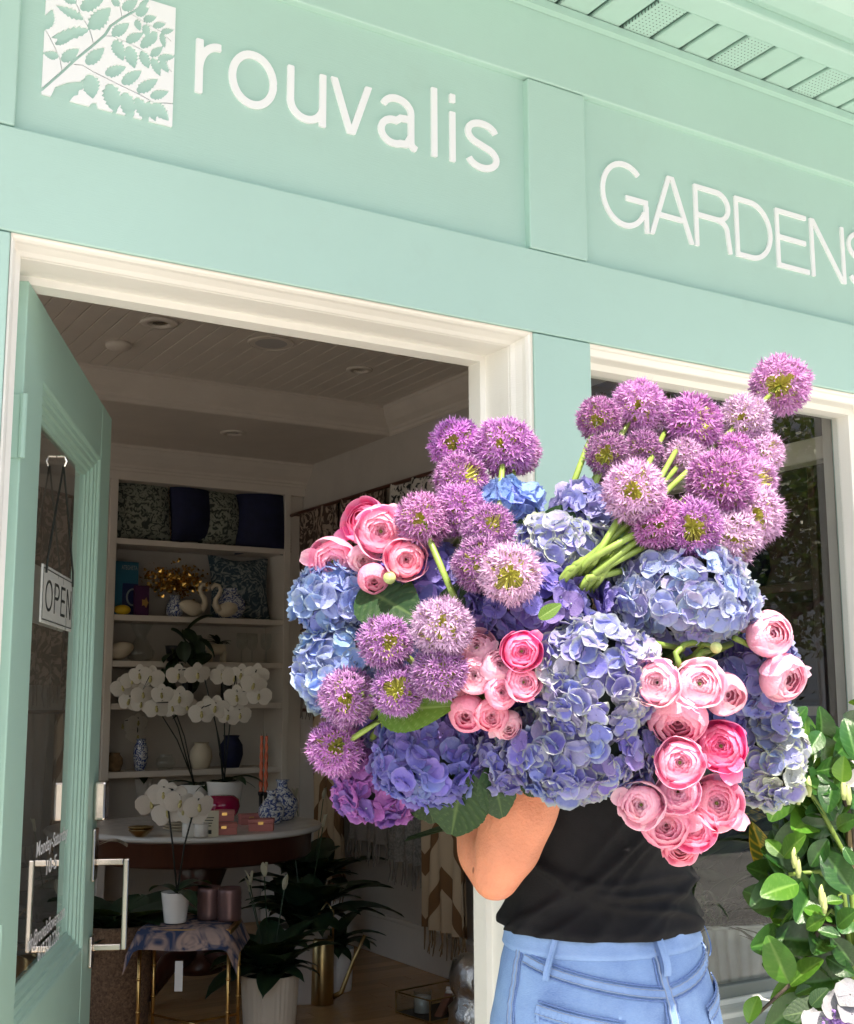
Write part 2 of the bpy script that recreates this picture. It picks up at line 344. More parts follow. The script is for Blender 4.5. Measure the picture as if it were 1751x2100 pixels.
# the white sided house over the road, which the shop window mirrors
hs = thing('sided_house', 'white clapboard house across the road, seen only mirrored in the window', 'house', (10, -12, 0))
MB().box(-9, 9, -6, -.03, -.01, 8.2).build('wall', M_['siding'], hs)
for k in range(50):
    z = .12+k*.16
    MB().add([(-9, -.028, z+.17), (9, -.028, z+.17), (9, .012, z), (-9, .012, z), (9, -.028, z), (-9, -.028, z)], [(0, 3, 2, 1), (3, 5, 4, 2)]).build('clapboard', M_['siding'], hs)
rf = MB().add([(-9.4, .5, 8.1), (9.4, .5, 8.1), (9.4, -3, 10.2), (-9.4, -3, 10.2), (9.4, -6.5, 8.1), (-9.4, -6.5, 8.1)], [(0, 1, 2, 3), (3, 2, 4, 5), (0, 3, 5), (1, 4, 2), (0, 5, 4, 1)]).build('roof', M_['asphalt'], hs)
for x in (-6.5, -3, .5, 4, 7):
    for z in (1.0, 3.6):
        wi = MB().box(x-.5, x+.5, .014, .05, z, z+1.4).build('window', M_['siding'], hs)
        MB().box(x-.42, x+.42, .052, .056, z+.08, z+1.32).build('pane', M_['black'], wi)
M_['bark'] = pm('grey_bark', (.09, .07, .055), .9, .3, 14, bump=.8, bs=30)
M_['tree_leaf'] = leaf_mat('street_tree_leaf', (.055, .11, .025), (.08, .15, .04))
def street_tree(x, y, lab, seed):
    rn = random.Random(seed); t = thing('street_tree', lab, 'tree', (x, y, -.01), 0, 'trees along the far pavement')
    m = MB(); tips = []
    m.tube([(0, 0, -.12), (.02, .01, 1), (-.03, .03, 2), (.02, 0, 2.8)], [.17, .13, .11, .09], 10)
    for k in range(13):
        a = k*2.4; h = 1.9+.1*k; e = Vector((math.cos(a)*rn.uniform(1.2, 2.6), math.sin(a)*rn.uniform(1.2, 2.6), h+rn.uniform(.2, 2.4)))
        m.tube([(0, 0, h), e*.5+Vector((0, 0, h*.42)), e], [.06, .035, .015], 6); tips.append(e); tips.append(e*.7+Vector((0, 0, .9)))
    m.build('trunk', M_['bark'], t, True)
    c = MB()
    for e in tips:
        for _ in range(420):
            p = e+Vector((rn.gauss(0, .5), rn.gauss(0, .5), rn.gauss(0, .42))); d = Vector((rn.gauss(0, 1), rn.gauss(0, 1), rn.gauss(0, 1))).normalized(); b = d.orthogonal().normalized()
            c.add([p-d*.07, p+b*.035, p+d*.07, p-b*.035], [(0, 1, 2, 3)])
    c.build('crown', M_['tree_leaf'], t, kind='stuff')
street_tree(12.6, -10.2, 'leafy street tree before the white house, mirrored in the shop window', 3)

# ------------------------------------------------------------------ shop front
XL, XR, TOP = .407, 1.446, 2.148                        # door opening in the boards
WX0, WX1, WZ0, WZ1 = 1.597, 2.53, .75, 2.148            # window opening
shop = thing('shop_building', 'mint green painted wooden shop front with white lettering over door and window', 'building', (0, 0, 0))
G = .0012
def board(name, x0, x1, z0, z1, y0=0, y1=.16, mat='mint', bev=.003): return MB().box(x0+G, x1-G, y0, y1, z0+G, z1-G, bev=bev).build(name, M_[mat], shop)
board('frieze_board', -1.6, 4.4, 2.708, 3.0)
board('header_board', -1.6, 4.4, 2.148, 2.328)
board('stile', -1.6, .405, 2.328, 2.708, .0012); board('stile', 1.443, 1.598, 2.328, 2.708, .0008); board('stile', 2.95, 4.4, 2.328, 2.708, .001)
board('sign_panel', .405-.01, 1.443+.01, 2.328-.006, 2.708+.006, .0185, .15); board('sign_panel', 1.598-.01, 2.95+.01, 2.328-.006, 2.708+.006, .0185, .15)
board('pilaster', .02, XL, -.02, 2.148, -.0015); board('pilaster', -1.6, -1.5, -.02, 2.148, -.0015); board('apron_board', -1.5, .02, -.02, .685, .004); board('pilaster', XR, WX0, -.02, 2.148, -.001); board('pilaster', WX1, 4.4, -.02, 2.148, .001)
board('apron_board', WX0, WX1, -.02, .685, .004)
MB().box(-1.6, 4.4, .161, .19, 2.155, 3.12).build('backing', M_['wall_in'], shop)
for x0, x1 in ((.02, XL-.002), (-1.6, -1.5), (XR+.002, WX0-.002), (WX1+.002, 4.4)): MB().box(x0, x1, .161, .19, -.02, 2.154).build('backing', M_['wall_in'], shop)
MB().box(WX0, WX1, .161, .19, -.02, .66).build('backing', M_['wall_in'], shop)
# eave: ribbed soffit, beam, gutter, roof
ev = MB().box(-2, 5, -.02, -.001, 2.868, 2.886).build('eave', M_['mint'], shop)
M_['perf'] = paint_mat('perforated_soffit_paint', MINT)
_nt = M_['perf'].node_tree; _b = _nt.nodes['Principled BSDF']; _mp = N(_nt, 'Mapping'); _mp.inputs['Scale'].default_value = (95, 95, 95)
_nt.links.new(N(_nt, 'TexCoord').outputs['Object'], _mp.inputs[0]); _sx = N(_nt, 'SeparateXYZ'); _nt.links.new(_mp.outputs[0], _sx.inputs[0])
_acc = []
for q in 'XY':
    fr_ = N(_nt, 'Math', operation='FRACT'); _nt.links.new(_sx.outputs[q], fr_.inputs[0]); sb = N(_nt, 'Math', operation='SUBTRACT'); sb.inputs[1].default_value = .5; _nt.links.new(fr_.outputs[0], sb.inputs[0])
    pw = N(_nt, 'Math', operation='MULTIPLY'); _nt.links.new(sb.outputs[0], pw.inputs[0]); _nt.links.new(sb.outputs[0], pw.inputs[1]); _acc.append(pw)
_ad = N(_nt, 'Math', operation='ADD'); _nt.links.new(_acc[0].outputs[0], _ad.inputs[0]); _nt.links.new(_acc[1].outputs[0], _ad.inputs[1])
_lt = N(_nt, 'Math', operation='LESS_THAN'); _lt.inputs[1].default_value = .022; _nt.links.new(_ad.outputs[0], _lt.inputs[0])
_old = _b.inputs['Base Color'].links[0].from_socket; _nt.links.new(mixc(_nt, _lt.outputs[0], _old, (.03, .05, .04)), _b.inputs['Base Color'])
k = 0; x = -1.9
while x < 4.9:
    wd = .078; MB().box(x, x+wd, -.152, -.0015, 2.889, 2.901, bev=.004).build('soffit_board', M_['perf' if k % 3 == 1 else 'mint'], ev)
    x += wd+.012; k += 1
MB().box(-2, 5, -.16, .0, 2.909, 2.93).build('soffit_backing', M_['mint'], ev)
MB().box(-2, 5, -.226, -.153, 2.876, 2.95, bev=.006).build('beam', M_['mint'], ev)
gu = MB(); pr = [(-.2265, 2.93), (-.2265, 2.90), (-.25, 2.892), (-.31, 2.892), (-.345, 2.91), (-.375, 2.96), (-.40, 3.02), (-.415, 3.02), (-.415, 3.032), (-.39, 3.032)]
gu.grid(lambda u, v: (lerp(-2, 5, u),)+pr[min(len(pr)-1, int(round(v*(len(pr)-1))))], 1, len(pr)-1); gu.build('gutter', M_['mint'], ev)
rfm = MB(); rfm.add([(-2, -1.12, 3.02), (5, -1.12, 3.02), (5, 6.5, 5.4), (-2, 6.5, 5.4), (-2, -1.12, 3.05), (5, -1.12, 3.05), (5, 6.5, 5.45), (-2, 6.5, 5.45)], [(0, 3, 2, 1), (4, 5, 6, 7), (0, 1, 5, 4), (1, 2, 6, 5), (2, 3, 7, 6), (3, 0, 4, 7)]); rfm.build('roof', M_['asphalt'], shop)  # overhang deepened out of view to keep the sun off the shop front

def swept_frame(prof, l, r, t, b, sill=False, lk_=1):           # mitred U (or full) frame; prof of (inset, depth)
    m = MB(); n = len(prof); path = [(0, 0), (0, 1), (1, 1), (1, 0)]+([(0, 0)] if sill else [])
    def fn(u, v):
        i = min(len(path)-1, int(round(u*(len(path)-1)))); j = min(n-1, int(round(v*(n-1)))); s_, d = prof[j]; hx, hz = path[i]
        return ((l+s_*lk_) if hx == 0 else (r-s_), d, (t-s_) if hz else (b+s_ if sill else b))
    m.grid(fn, len(path)-1, n-1); return m
prof = [(0, .003), (0, .010), (.003, .013), (.0055, .020), (.0055, .032), (.0065, .036), (.010, .050), (.0145, .058), (.0155, .060), (.0155, .0655), (.0165, .067), (.0165, .150), (.030, .151), (.030, .195), (-.02, .196)]
dc = swept_frame(prof, XL, XR, TOP, -.015, lk_=1.85).build('door_casing', M_['cream'], shop)
MB().box(XL+.02, XR-.02, -.01, .18, -.02, .004).build('threshold', M_['dark_wood'], shop)
wprof = [(0, .004), (0, .012), (.004, .016), (.0045, .024), (.016, .030), (.018, .034), (.018, .070), (.024, .074), (.030, .078), (.032, .110), (.032, .128)]
win = swept_frame(wprof, WX0, WX1, WZ1, WZ0-.02, True).build('window', M_['cream'], shop)
MB().box(WX0+.03, WX1-.03, .108, .113, WZ0+.01, WZ1-.03).build('pane', M_['glass'], win)
sp = MB(); sp.add([(WX0-.0, -.030, .690), (WX1, -.030, .690), (WX1, -.030, .722), (WX0, -.030, .722), (WX1, .100, .760), (WX0, .100, .760), (WX0, .100, .69), (WX1, .100, .69)], [(0, 1, 2, 3), (3, 2, 4, 5), (0, 6, 7, 1), (0, 3, 5, 6), (1, 7, 4, 2)]); sp.build('sill', M_['sill'], win)
MB().box(WX0+.02, WX1-.02, .085, .107, .757, .787, bev=.004).build('glazing_bead', pm('grey_bead', (.25, .28, .27), .6), win)

for x0, x1 in ((-1.5, .02),):  # unseen front window, added so daylight reaches the interior
    added_win = swept_frame(wprof, x0, x1, WZ1, WZ0-.02, True).build('window', M_['cream'], shop)
    MB().box(x0+.03, x1-.03, .108, .113, WZ0+.01, WZ1-.03).build('pane', M_['glass'], added_win); MB().box(x0, x1, -.030, .10, .69, .745).build('sill', M_['sill'], added_win); MB().box(x0, x1, .161, .19, -.02, .66).build('backing', M_['wall_in'], shop)
# lettering and emblem
lt = thing('shop_lettering', 'large white lowercase lettering on the panel above the open door', 'lettering', (0, 0, 0))
for ch, x0, x1, z0, z1 in (('r', .713, .7605, 2.480, 2.584), ('o', .7768, .8724, 2.4785, 2.590), ('u', .8936, .975, 2.4785, 2.585), ('v', .9844, 1.0749, 2.480, 2.587), ('a', 1.0892, 1.1868, 2.4785, 2.588), ('l', 1.2104, 1.2265, 2.480, 2.628), ('i', 1.2533, 1.271, 2.480, 2.626), ('s', 1.2934, 1.3773, 2.4768, 2.5875)):
    plate(letter(ch, x0, x1, z0, z1, .0140), x0-.005, x1+.005, z0-.003, z1+.003, .0022, .0135, .0048).build('letter', M_['sign_white'], lt)
lt = thing('shop_lettering', 'large white capital lettering on the panel above the window', 'lettering', (0, 0, 0))
for ch, x0, x1 in (('G', 1.648, 1.7861), ('A', 1.7885, 1.923), ('R', 1.927, 2.0448), ('D', 2.0583, 2.1831), ('E', 2.1963, 2.3097), ('N', 2.3184, 2.4445), ('S', 2.4563, 2.572)):
    o_ = .002 if ch in 'GS' else 0
    plate(letter(ch, x0, x1, 2.436-o_, 2.587+o_, .0122), x0-.005, x1+.005, 2.432, 2.591, .0024, .0135, .0048).build('letter', M_['sign_white'], lt)
def lp(x, y):                                            # emblem drawing units -> panel metres
    q = PY((100+x/3.98)/1.42776, (y/3.98)/1.42776, .0105); return (q.x, q.z)
def leaf_poly(x0, y0, x1, y1, wd, rn, teeth=7):
    L = math.hypot(x1-x0, y1-y0); dx, dy = (x1-x0)/L, (y1-y0)/L; up = []; dn = []
    n = teeth*2
    for i in range(n+1):
        t = i/n; hw = wd*.66*math.sin(math.pi*min(1, t**.8*.98+.02))**.8
        for lst, s in ((up, 1), (dn, -1)):
            h = hw*(1+(.22 if i % 2 else -.10)*(t > .12)*(t < .96)+rn.uniform(-.06, .06)); k = t-(.025 if i % 2 else 0)
            lst.append((x0+dx*L*k-dy*h*s, y0+dy*L*k+dx*h*s))
    return up+dn[::-1]
rn = random.Random(11)
polys = [leaf_poly(*a, rn) for a in ((610, 735, 835, 535, 110), (835, 855, 1088, 758, 100), (1030, 965, 1268, 803, 105), (1205, 1060, 1458, 903, 100), (1360, 1120, 1583, 1050, 85),
    (650, 850, 690, 1143, 150), (880, 960, 960, 1310, 150), (1060, 1060, 1150, 1400, 130), (1200, 1120, 1345, 1420, 105), (1330, 1170, 1425, 1410, 85), (1400, 1190, 1580, 1400, 110),
    (915, 400, 1122, 248, 100), (1080, 470, 1287, 368, 88), (1250, 545, 1452, 350, 92), (1368, 640, 1512, 528, 75), (1450, 668, 1660, 640, 70), (950, 450, 1046, 702, 112), (1110, 520, 1178, 792, 112), (1262, 580, 1345, 792, 92),
    (1390, 660, 1478, 882, 76), (1485, 690, 1577, 842, 70), (1195, 165, 1352, 68, 82), (1280, 222, 1442, 178, 72), (1392, 292, 1552, 260, 62), (1488, 362, 1645, 330, 56), (1200, 212, 1242, 352, 66), (1302, 270, 1332, 422, 74), (1408, 340, 1400, 500, 72), (1490, 370, 1532, 552, 56),
    (655, 322, 905, 65, 150), (545, 95, 840, -60, 120), (640, 330, 200, 430, 100), (585, 212, 250, 42, 82), (500, 20, 300, -90, 80), (325, 700, 540, 548, 105), (250, 505, 480, 405, 60), (290, 652, 110, 600, 80), (150, 330, 225, 85, 95), (1035, 100, 1220, -20, 100), (1000, 60, 900, -60, 70), (1240, 90, 1330, -30, 60))]
polys.append([(195, 1125), (255, 1000), (400, 945), (575, 930), (572, 1035), (530, 1040), (520, 1100), (470, 1108), (425, 1160), (420, 1330), (150, 1300)])
polys.append([(660, 1205), (690, 1185), (738, 1185), (752, 1245), (740, 1330), (640, 1300)])
polys = [[lp(*p) for p in q] for q in polys]
stems = [([(90, 1040), (330, 830), (480, 690), (690, 520), (830, 400), (900, 290), (1030, 200), (1190, 110), (1345, -12)], 24), ([(332, 815), (300, 650), (240, 530), (180, 410), (125, 315)], 9), ([(700, 500), (650, 330), (570, 190), (480, 0)], 11), ([(1030, 190), (1010, 80), (965, -20)], 8),
    ([(470, 740), (570, 750), (700, 830), (1000, 980), (1230, 1090), (1400, 1185), (1640, 1200)], 11), ([(830, 410), (920, 410), (1080, 480), (1260, 570), (1400, 665), (1530, 720), (1610, 830)], 9), ([(1125, 148), (1200, 190), (1350, 280), (1500, 370), (1605, 475)], 8)]
sc_m = .2265/1520
stems = [([lp(*p) for p in q], wd*1.25*sc_m) for q, wd in stems]
def emblem(X, Z):
    f = np.minimum(np.minimum(X-.4462, .6728-X), np.minimum(Z-2.4025, 2.629-Z)); cut = np.full(X.shape, -1.0)
    for q in polys:
        ins = np.zeros(X.shape, bool); dist = np.full(X.shape, 1.0)
        for i in range(len(q)):
            (ax, az), (bx, bz) = q[i], q[(i+1) % len(q)]; L2 = (bx-ax)**2+(bz-az)**2+1e-12
            t = np.clip(((X-ax)*(bx-ax)+(Z-az)*(bz-az))/L2, 0, 1); dist = np.minimum(dist, np.hypot(X-ax-t*(bx-ax), Z-az-t*(bz-az)))
            with np.errstate(divide='ignore', invalid='ignore'): ins ^= ((az > Z) != (bz > Z)) & (X < (bx-ax)*(Z-az)/(bz-az)+ax)
        cut = np.maximum(cut, np.where(ins, dist, -dist))
    cut = np.maximum(cut, stroke_field(stems, .001, X, Z))
    return np.minimum(f, -cut)
em = plate(emblem, .4462, .6728, 2.4025, 2.629, .00125, .0135, .0048).build('emblem', M_['sign_white'], label='white square emblem of fern fronds cut out, left of the lettering', cat='emblem')

# ------------------------------------------------------------------ the open door (a part of the shop front)
DH = Vector((.466, .125, 0)); DA = R(65.1); DL = 1.03
door = link('door', None, shop, Matrix.Translation(DH)@Matrix.Rotation(DA, 4, 'Z'))   # local: x along the leaf, -y out of its street face
door.empty_display_size = .1
def dpart(name, x0, x1, z0, z1, y0=0, y1=.045, mat='mint_door', bev=.002, parent=None): return MB().box(x0, x1, y0, y1, z0, z1, bev=bev).build(name, M_[mat], parent or door)
dpart('stile', 0, .160, .008, 2.115); dpart('stile', .878, DL, .008, 2.115)
dpart('rail', .1605, .8775, 1.980, 2.115, .0008, .0442); dpart('rail', .1605, .8775, .69, .848, .0008, .0442); dpart('rail', .1605, .8775, .008, .24, .0008, .0442)
mp_ = [(0, .0012), (.003, .0025), (.005, .007), (.014, .0085), (.016, .012), (.026, .0135), (.028, .019), (.037, .021), (.040, .026), (.048, .0275), (.049, .040)]
swept_frame(mp_, .160, .878, 1.980, .848, True).build('glazing_moulding', M_['mint_door'], door)
MB().box(.200, .838, .030, .034, .888, 1.94).build('pane', M_['glass'], door)
swept_frame([(0, .001), (.0, -.006), (.02, -.008), (.03, .006), (.05, .016), (.09, .016), (.12, .004), (.14, .003)], .160, .878, .69, .24, True).build('panel_moulding', M_['mint_door'], door)
MB().box(.28, .72, .0035, .03, .36, .58).build('panel', M_['mint_door'], door)
# hinges
for z in (1.86, 1.0, .25):
    hg = MB().box(-.0035, -.0005, .004, .040, z-.055, z+.055, bev=.001); hg.tube([(-.004, -.002, z-.055), (-.004, -.002, z+.055)], .006, 8); hg.build('hinge', M_['mint_door'], door)
# lock, latch plate, thumb latch and pull
lk = dpart('lock_case', .95, 1.01, 1.125, 1.215, -.030, -.0005, 'nickel', .006)
pl_ = dpart('handle_plate', .955, 1.01, .985, 1.105, -.009, -.0005, 'nickel', .003)
dpart('handle_plate', .96, 1.005, .79, .86, -.009, -.0005, 'nickel', .003)
th = MB(); th.grid(lambda u, v: (.982+(v-.5)*.026, -.01-.07*u, 1.068+.018*math.sin(u*2.6)-.012*u), 8, 4); th.grid(lambda u, v: (.982+(v-.5)*.026, -.01-.07*u, 1.064+.018*math.sin(u*2.6)-.012*u), 8, 4); th.build('thumb_latch', M_['nickel'], door, True)
hd = MB(); hd.box(.975, .989, -.072, -.009, 1.020, 1.034, bev=.002); hd.box(.975, .989, -.072, -.009, .826, .840, bev=.002); hd.box(.9745, .9895, -.086, -.0725, .826, 1.034, bev=.003); hd.build('pull_handle', M_['nickel'], door)
# opening hours on the glass
def glass_text(body, x0, x1, z, h, parent, y, mat, name='glass_lettering'):
    cu = bpy.data.curves.new('hours_text', 'FONT'); cu.body = body; cu.size = 1; cu.offset = .012
    o = bpy.data.objects.new('tmp', cu); sc.collection.objects.link(o); dg = bpy.context.evaluated_depsgraph_get()
    me = bpy.data.meshes.new_from_object(o.evaluated_get(dg)); bpy.data.objects.remove(o)
    xs = [v.co.x for v in me.vertices]; k = (x1-x0)/(max(xs)-min(xs))
    me.transform(Matrix.Translation((x0, y, z))@Matrix.Rotation(R(90), 4, 'X')@Matrix.Diagonal((k, h/.73, 1, 1))@Matrix.Translation((-min(xs), 0, 0))); me.materials.clear(); me.materials.append(M_[mat])
    return link(name, me, parent)
for body, x0, x1, z in (('Monday-Saturday', .449, .795, 1.103), ('10-5', .56, .675, 1.055), ('info@rouvalisflowers.com', .40, .80, .934), ('617.720.2266', .508, .742, .896)): glass_text(body, x0, x1, z, .030, door, .0292, 'sign_white')
# OPEN sign hung on the glass
osn = thing('open_sign', 'small white OPEN sign with black border hanging on the door glass', 'sign', (0, 0, 0)); osn.matrix_world = Matrix.Translation(DH)@Matrix.Rotation(DA, 4, 'Z')
M_['ink'] = pm('black_ink', (.02, .025, .022), .5, .1); M_['sign_plate'] = pm('white_sign_plate', (.62, .64, .60), .3, .03)
MB().box(.335, .677, .0195, .0235, 1.553, 1.666, bev=.001).build('plate', M_['sign_plate'], osn)
bd = MB()
for a in ((.341, .671, 1.6580, 1.6600), (.341, .671, 1.559, 1.561), (.341, .343, 1.561, 1.658), (.669, .671, 1.561, 1.658)): bd.box(a[0], a[1], .0188, .0194, a[2], a[3])
bd.build('border', M_['ink'], osn)
for ch, x0, x1 in (('O', .368, .440), ('P', .462, .515), ('E', .535, .583), ('N', .603, .655)):
    plate(letter(ch, x0, x1, 1.578, 1.640, .0058), x0-.003, x1+.003, 1.575, 1.643, .0015, .0186, .0008).build('letter', M_['ink'], osn)
MB().tube([(.355, .0165, 1.650), (.36, .0165, 1.68), (.482, .016, 1.885)], .0022, 5).build('cord', M_['ink'], osn); MB().tube([(.655, .0165, 1.650), (.65, .0165, 1.68), (.484, .016, 1.885)], .0022, 5).build('cord', M_['ink'], osn)
MB().tube([(.483, .029, 1.905), (.483, .014, 1.905), (.483, .010, 1.895), (.483, .014, 1.884)], .003, 6).build('hook', M_['nickel'], osn)

# ------------------------------------------------------------------ shop interior: shell
BX = 3.5; BY = 5.30; CZ1, CZ2, BEAM = 3.10, 2.955, 4.16
fl = MB().box(-1.6, BX+.1, .195, 5.9, -.06, -.006).build('floor', M_['floor_wood'], kind='structure')
y = .2; k = 0
while y < 5.6:
    x = -1.6-(k*.37 % .9)
    while x < BX:
        L = 1.3+.25*((k*7+int(x*10)) % 3); a, b = max(x, -1.59), min(x+L, BX-.001)
        if b-a > .05 and b > .9 and y > 1.2: MB().box(a+.0007, b-.0007, y+.0007, y+.0833, -.005, 0, bev=.0012).build('plank', M_['floor_wood'], fl)
        x += L
    y += .084; k += 1
cl = MB().box(-1.6, BX+.1, .195, BEAM+.02, CZ1+.008, CZ1+.04).build('ceiling', M_['ceil'], kind='structure')
x = -.2
while x < BX-.01:
    MB().box(x+.002, min(x+.083, BX-.002), .196, BEAM-.01, CZ1, CZ1+.0075, bev=.003).build('ceiling_board', M_['ceil'], cl); x += .085
MB().box(-1.6, BX+.1, BEAM, 5.9, CZ2, CZ2+.14).build('ceiling_rear', M_['ceil'], kind='structure')
MB().box(-1.6, BX+.1, 5.62, 5.72, -.05, 3.2).build('wall_back', M_['wall_in'], kind='structure')
wr = MB().box(BX, BX+.1, .195, 5.62, -.05, 3.2).build('wall_right', M_['wall_in'], kind='structure')
wl = MB().box(-1.7, -1.6, .0, 5.72, -.05, .7).build('wall_left', M_['wall_in'], kind='structure')
for y0, y1, z0, z1 in ((.0, 2.2, .7, 3.2), (4.8, 5.72, .7, 3.2), (2.2, 4.8, 2.5, 3.2)): MB().box(-1.7, -1.6, y0, y1, z0, z1).build('wall_panel', M_['wall_in'], wl)
sw = MB().box(-1.70, -1.60, 2.2, 2.25, .7, 2.5).box(-1.70, -1.60, 4.75, 4.8, .7, 2.5).box(-1.70, -1.60, 2.25, 4.75, .7, .75).box(-1.70, -1.60, 2.25, 4.75, 2.45, 2.5).build('added_window_frame', M_['cream'], wl)   # side window added out of frame to let daylight into the shop
MB().box(-1.655, -1.65, 2.25, 4.75, .75, 2.45).build('pane', M_['glass'], sw)
crown = [(0, -.15), (.004, -.15), (.012, -.142), (.014, -.130), (.022, -.124), (.026, -.110), (.034, -.104), (.06, -.085), (.09, -.05), (.105, -.022), (.112, -.018), (.112, -.004), (.118, -.0005)]
def crown_run(name, a, b, out, z, parent):
    m = MB(); a = Vector(a); b = Vector(b); o = Vector(out)
    m.grid(lambda u, v: lerp(a, b, u)+o*crown[min(12, int(round(v*12)))][0]+Vector((0, 0, z+crown[min(12, int(round(v*12)))][1])), 1, 12); return m.build(name, M_['ceil'], parent)
crown_run('crown_moulding', (-1.5, BEAM-.001, 0), (BX, BEAM-.001, 0), (0, -1, 0), CZ1, cl)
crown_run('crown_moulding', (BX-.001, .2, 0), (BX-.001, BEAM, 0), (-1, 0, 0), CZ1, cl)
MB().box(BX-.018, BX-.001, .2, 5.6, .0, .20, bev=.004).build('skirting_board', M_['ceil'], wr); MB().box(BX-.024, BX-.001, .2, 5.6, .2005, .225, bev=.006).build('skirting_cap', M_['ceil'], wr)

# ceiling fittings
def downlight(x, y, z, lab, r_=.075):
    t = thing('downlight', lab, 'light', (x, y, z), 0, 'unlit recessed ceiling lights')
    MB().lathe([(r_, -.001), (r_*.98, -.008), (r_*.62, -.012), (r_*.58, -.006), (r_*.56, -.0015)], 28).build('trim_ring', M_['ceil'], t, True)
    MB().lathe([(.001, -.0012), (r_*.54, -.0014), (r_*.5, -.004), (r_*.3, -.006), (.001, -.006)], 24).build('lens', M_['nickel'], t, True)
p = PZ(326, 661, CZ1); downlight(p.x, p.y, CZ1, 'unlit recessed downlight with bright lens, by the top of the open door', .085)
p = PZ(737, 757, CZ1); downlight(p.x, p.y, CZ1, 'unlit recessed downlight in the front ceiling, beyond the white round speaker', .07)
p = PZ(478, 887, CZ2); downlight(p.x, p.y, CZ2, 'unlit recessed downlight in the rear ceiling behind the crown moulding', .075)
p = PZ(243, 704, CZ1); tag(MB().lathe([(.062, -.0005), (.062, -.018), (.05, -.028), (.02, -.034), (.001, -.035)], 24, Matrix.Translation((p.x, p.y, CZ1))).build('smoke_alarm', M_['ceil'], None, True), 'small white domed smoke alarm on the ceiling beside the door', 'alarm')
p = PZ(556, 703, CZ1); t = thing('ceiling_speaker', 'large flat round white speaker set flush in the boarded ceiling', 'speaker', (p.x, p.y, CZ1))
MB().lathe([(.112, -.0005), (.112, -.006), (.104, -.008), (.103, -.005)], 32).build('rim', M_['ceil'], t); MB().lathe([(.102, -.0045), (.001, -.0065)], 32).build('grille', pm('speaker_grille', (.50, .48, .47), .8, .03), t)

# ------------------------------------------------------------------ built-in bookcase on the back wall
bk = thing('bookcase', 'tall white built-in bookcase with open shelves on the back wall', 'bookcase', (0, 0, 0))
KX0, KX1 = 2.19, 3.40
def kbox(n, x0, x1, y0, y1, z0, z1, mat='ceil', bev=.003): return MB().box(x0, x1, y0, y1, z0, z1, bev=bev).build(n, M_[mat], bk)
kbox('stile', KX0, KX0+.045, BY, 5.60, 0, 2.80); kbox('stile', KX1-.045, KX1, BY, 5.60, 0, 2.80); kbox('cornice_board', KX0-.3, BX-.001, BY-.004, 5.60, 2.755, CZ2-.001)
kbox('back_panel', KX0+.046, KX1-.046, 5.585, 5.61, 0, 2.754, 'wall_in'); kbox('side_panel', 0.6, KX0-.001, BY+.03, 5.6, 0, 2.754, 'wall_in'); kbox('side_panel', KX1+.001, BX-.001, BY+.03, 5.6, 0, 2.754)
crown_run('crown_moulding', (.6, BY-.005, 0), (BX, BY-.005, 0), (0, -1, 0), CZ2, bk)
SH = [2.395, 1.928, 1.650, 1.396, .992, .55]
for z in SH: kbox('shelf', KX0+.0455, KX1-.0455, BY+.006, 5.584, z-.036, z)

# ------------------------------------------------------------------ things on the shelves
def pattern_mat(name, a, b_, scale, thr=.5, sharp=.05, dist=2.5, rough=.85):
    m = bpy.data.materials.new(name); m.use_nodes = True; nt = m.node_tree; b = nt.nodes['Principled BSDF']
    v = N(nt, 'TexNoise'); v.inputs['Scale'].default_value = scale; v.inputs['Detail'].default_value = 2; v.inputs['Distortion'].default_value = dist; nt.links.new(N(nt, 'TexCoord').outputs['Object'], v.inputs['Vector'])
    nt.links.new(mixc(nt, ramp(nt, v.outputs[0], (thr-sharp, 0), (thr+sharp, 1)), a, b_), b.inputs['Base Color']); b.inputs['Roughness'].default_value = rough; return m
M_['pat_grey'] = pattern_mat('grey_leaf_print', (.035, .045, .04), (.27, .29, .24), 22, .47)
M_['navy'] = pm('navy_velvet', (.010, .013, .05), .8, .25, 12)
M_['damask'] = pattern_mat('blue_damask_print', (.035, .07, .10), (.30, .34, .34), 14, .55, .08, 3.5)
M_['delft'] = pattern_mat('blue_white_glaze', (.06, .09, .26), (.62, .65, .68), 30, .5, .04, 3, .2)
M_['fringe'] = pm('tan_fringe', (.30, .19, .10), .9, .3, 30)
M_['gold_leaf'] = pm('gold_foil', (.85, .52, .14), .22, .3, 30, metal=1)
def pillow(x, z, w_, h_, y, mat, lab, rz=0, tilt=.12, fringe=False):
    t = thing('pillow', lab, 'pillow', (x, y, z), rz, 'pillows on the bookcase')
    m = MB()
    for s in (1, -1):
        m.grid(lambda u, v: ((u-.5)*w_*(1-.10*math.sin(math.pi*v)), s*.10*(max(0, math.sin(math.pi*u)*math.sin(math.pi*v)))**.55, .01+v*h_+.03*math.cos(2*math.pi*u)*(v-.5)), 14, 14)
    o = m.build('cover', mat, t, True); o.rotation_euler = (-tilt, 0, 0)
    if fringe:
        for s in (-.5, .5):
            f = MB()
            for i in range(26): f.box(s*w_*.98-.006, s*w_*.98+.012*(1 if s > 0 else -1)+.006, -.004, .004, .02+i/26*h_, .02+(i+.7)/26*h_)
            q = f.build('fringe', M_['fringe'], t); q.rotation_euler = (-tilt, 0, 0)
pillow(2.44, SH[0], .46, .46, BY+.13, M_['pat_grey'], 'large grey pillow with a pale leaf print, between bookcase side and navy pillow', .1)
pillow(2.76, SH[0], .34, .46, BY+.10, M_['navy'], 'navy velvet pillow with tan fringe between the two leaf print pillows', .3, fringe=True)
pillow(2.97, SH[0], .36, .40, BY+.14, M_['pat_grey'], 'smaller grey leaf print pillow between two navy pillows', .2)
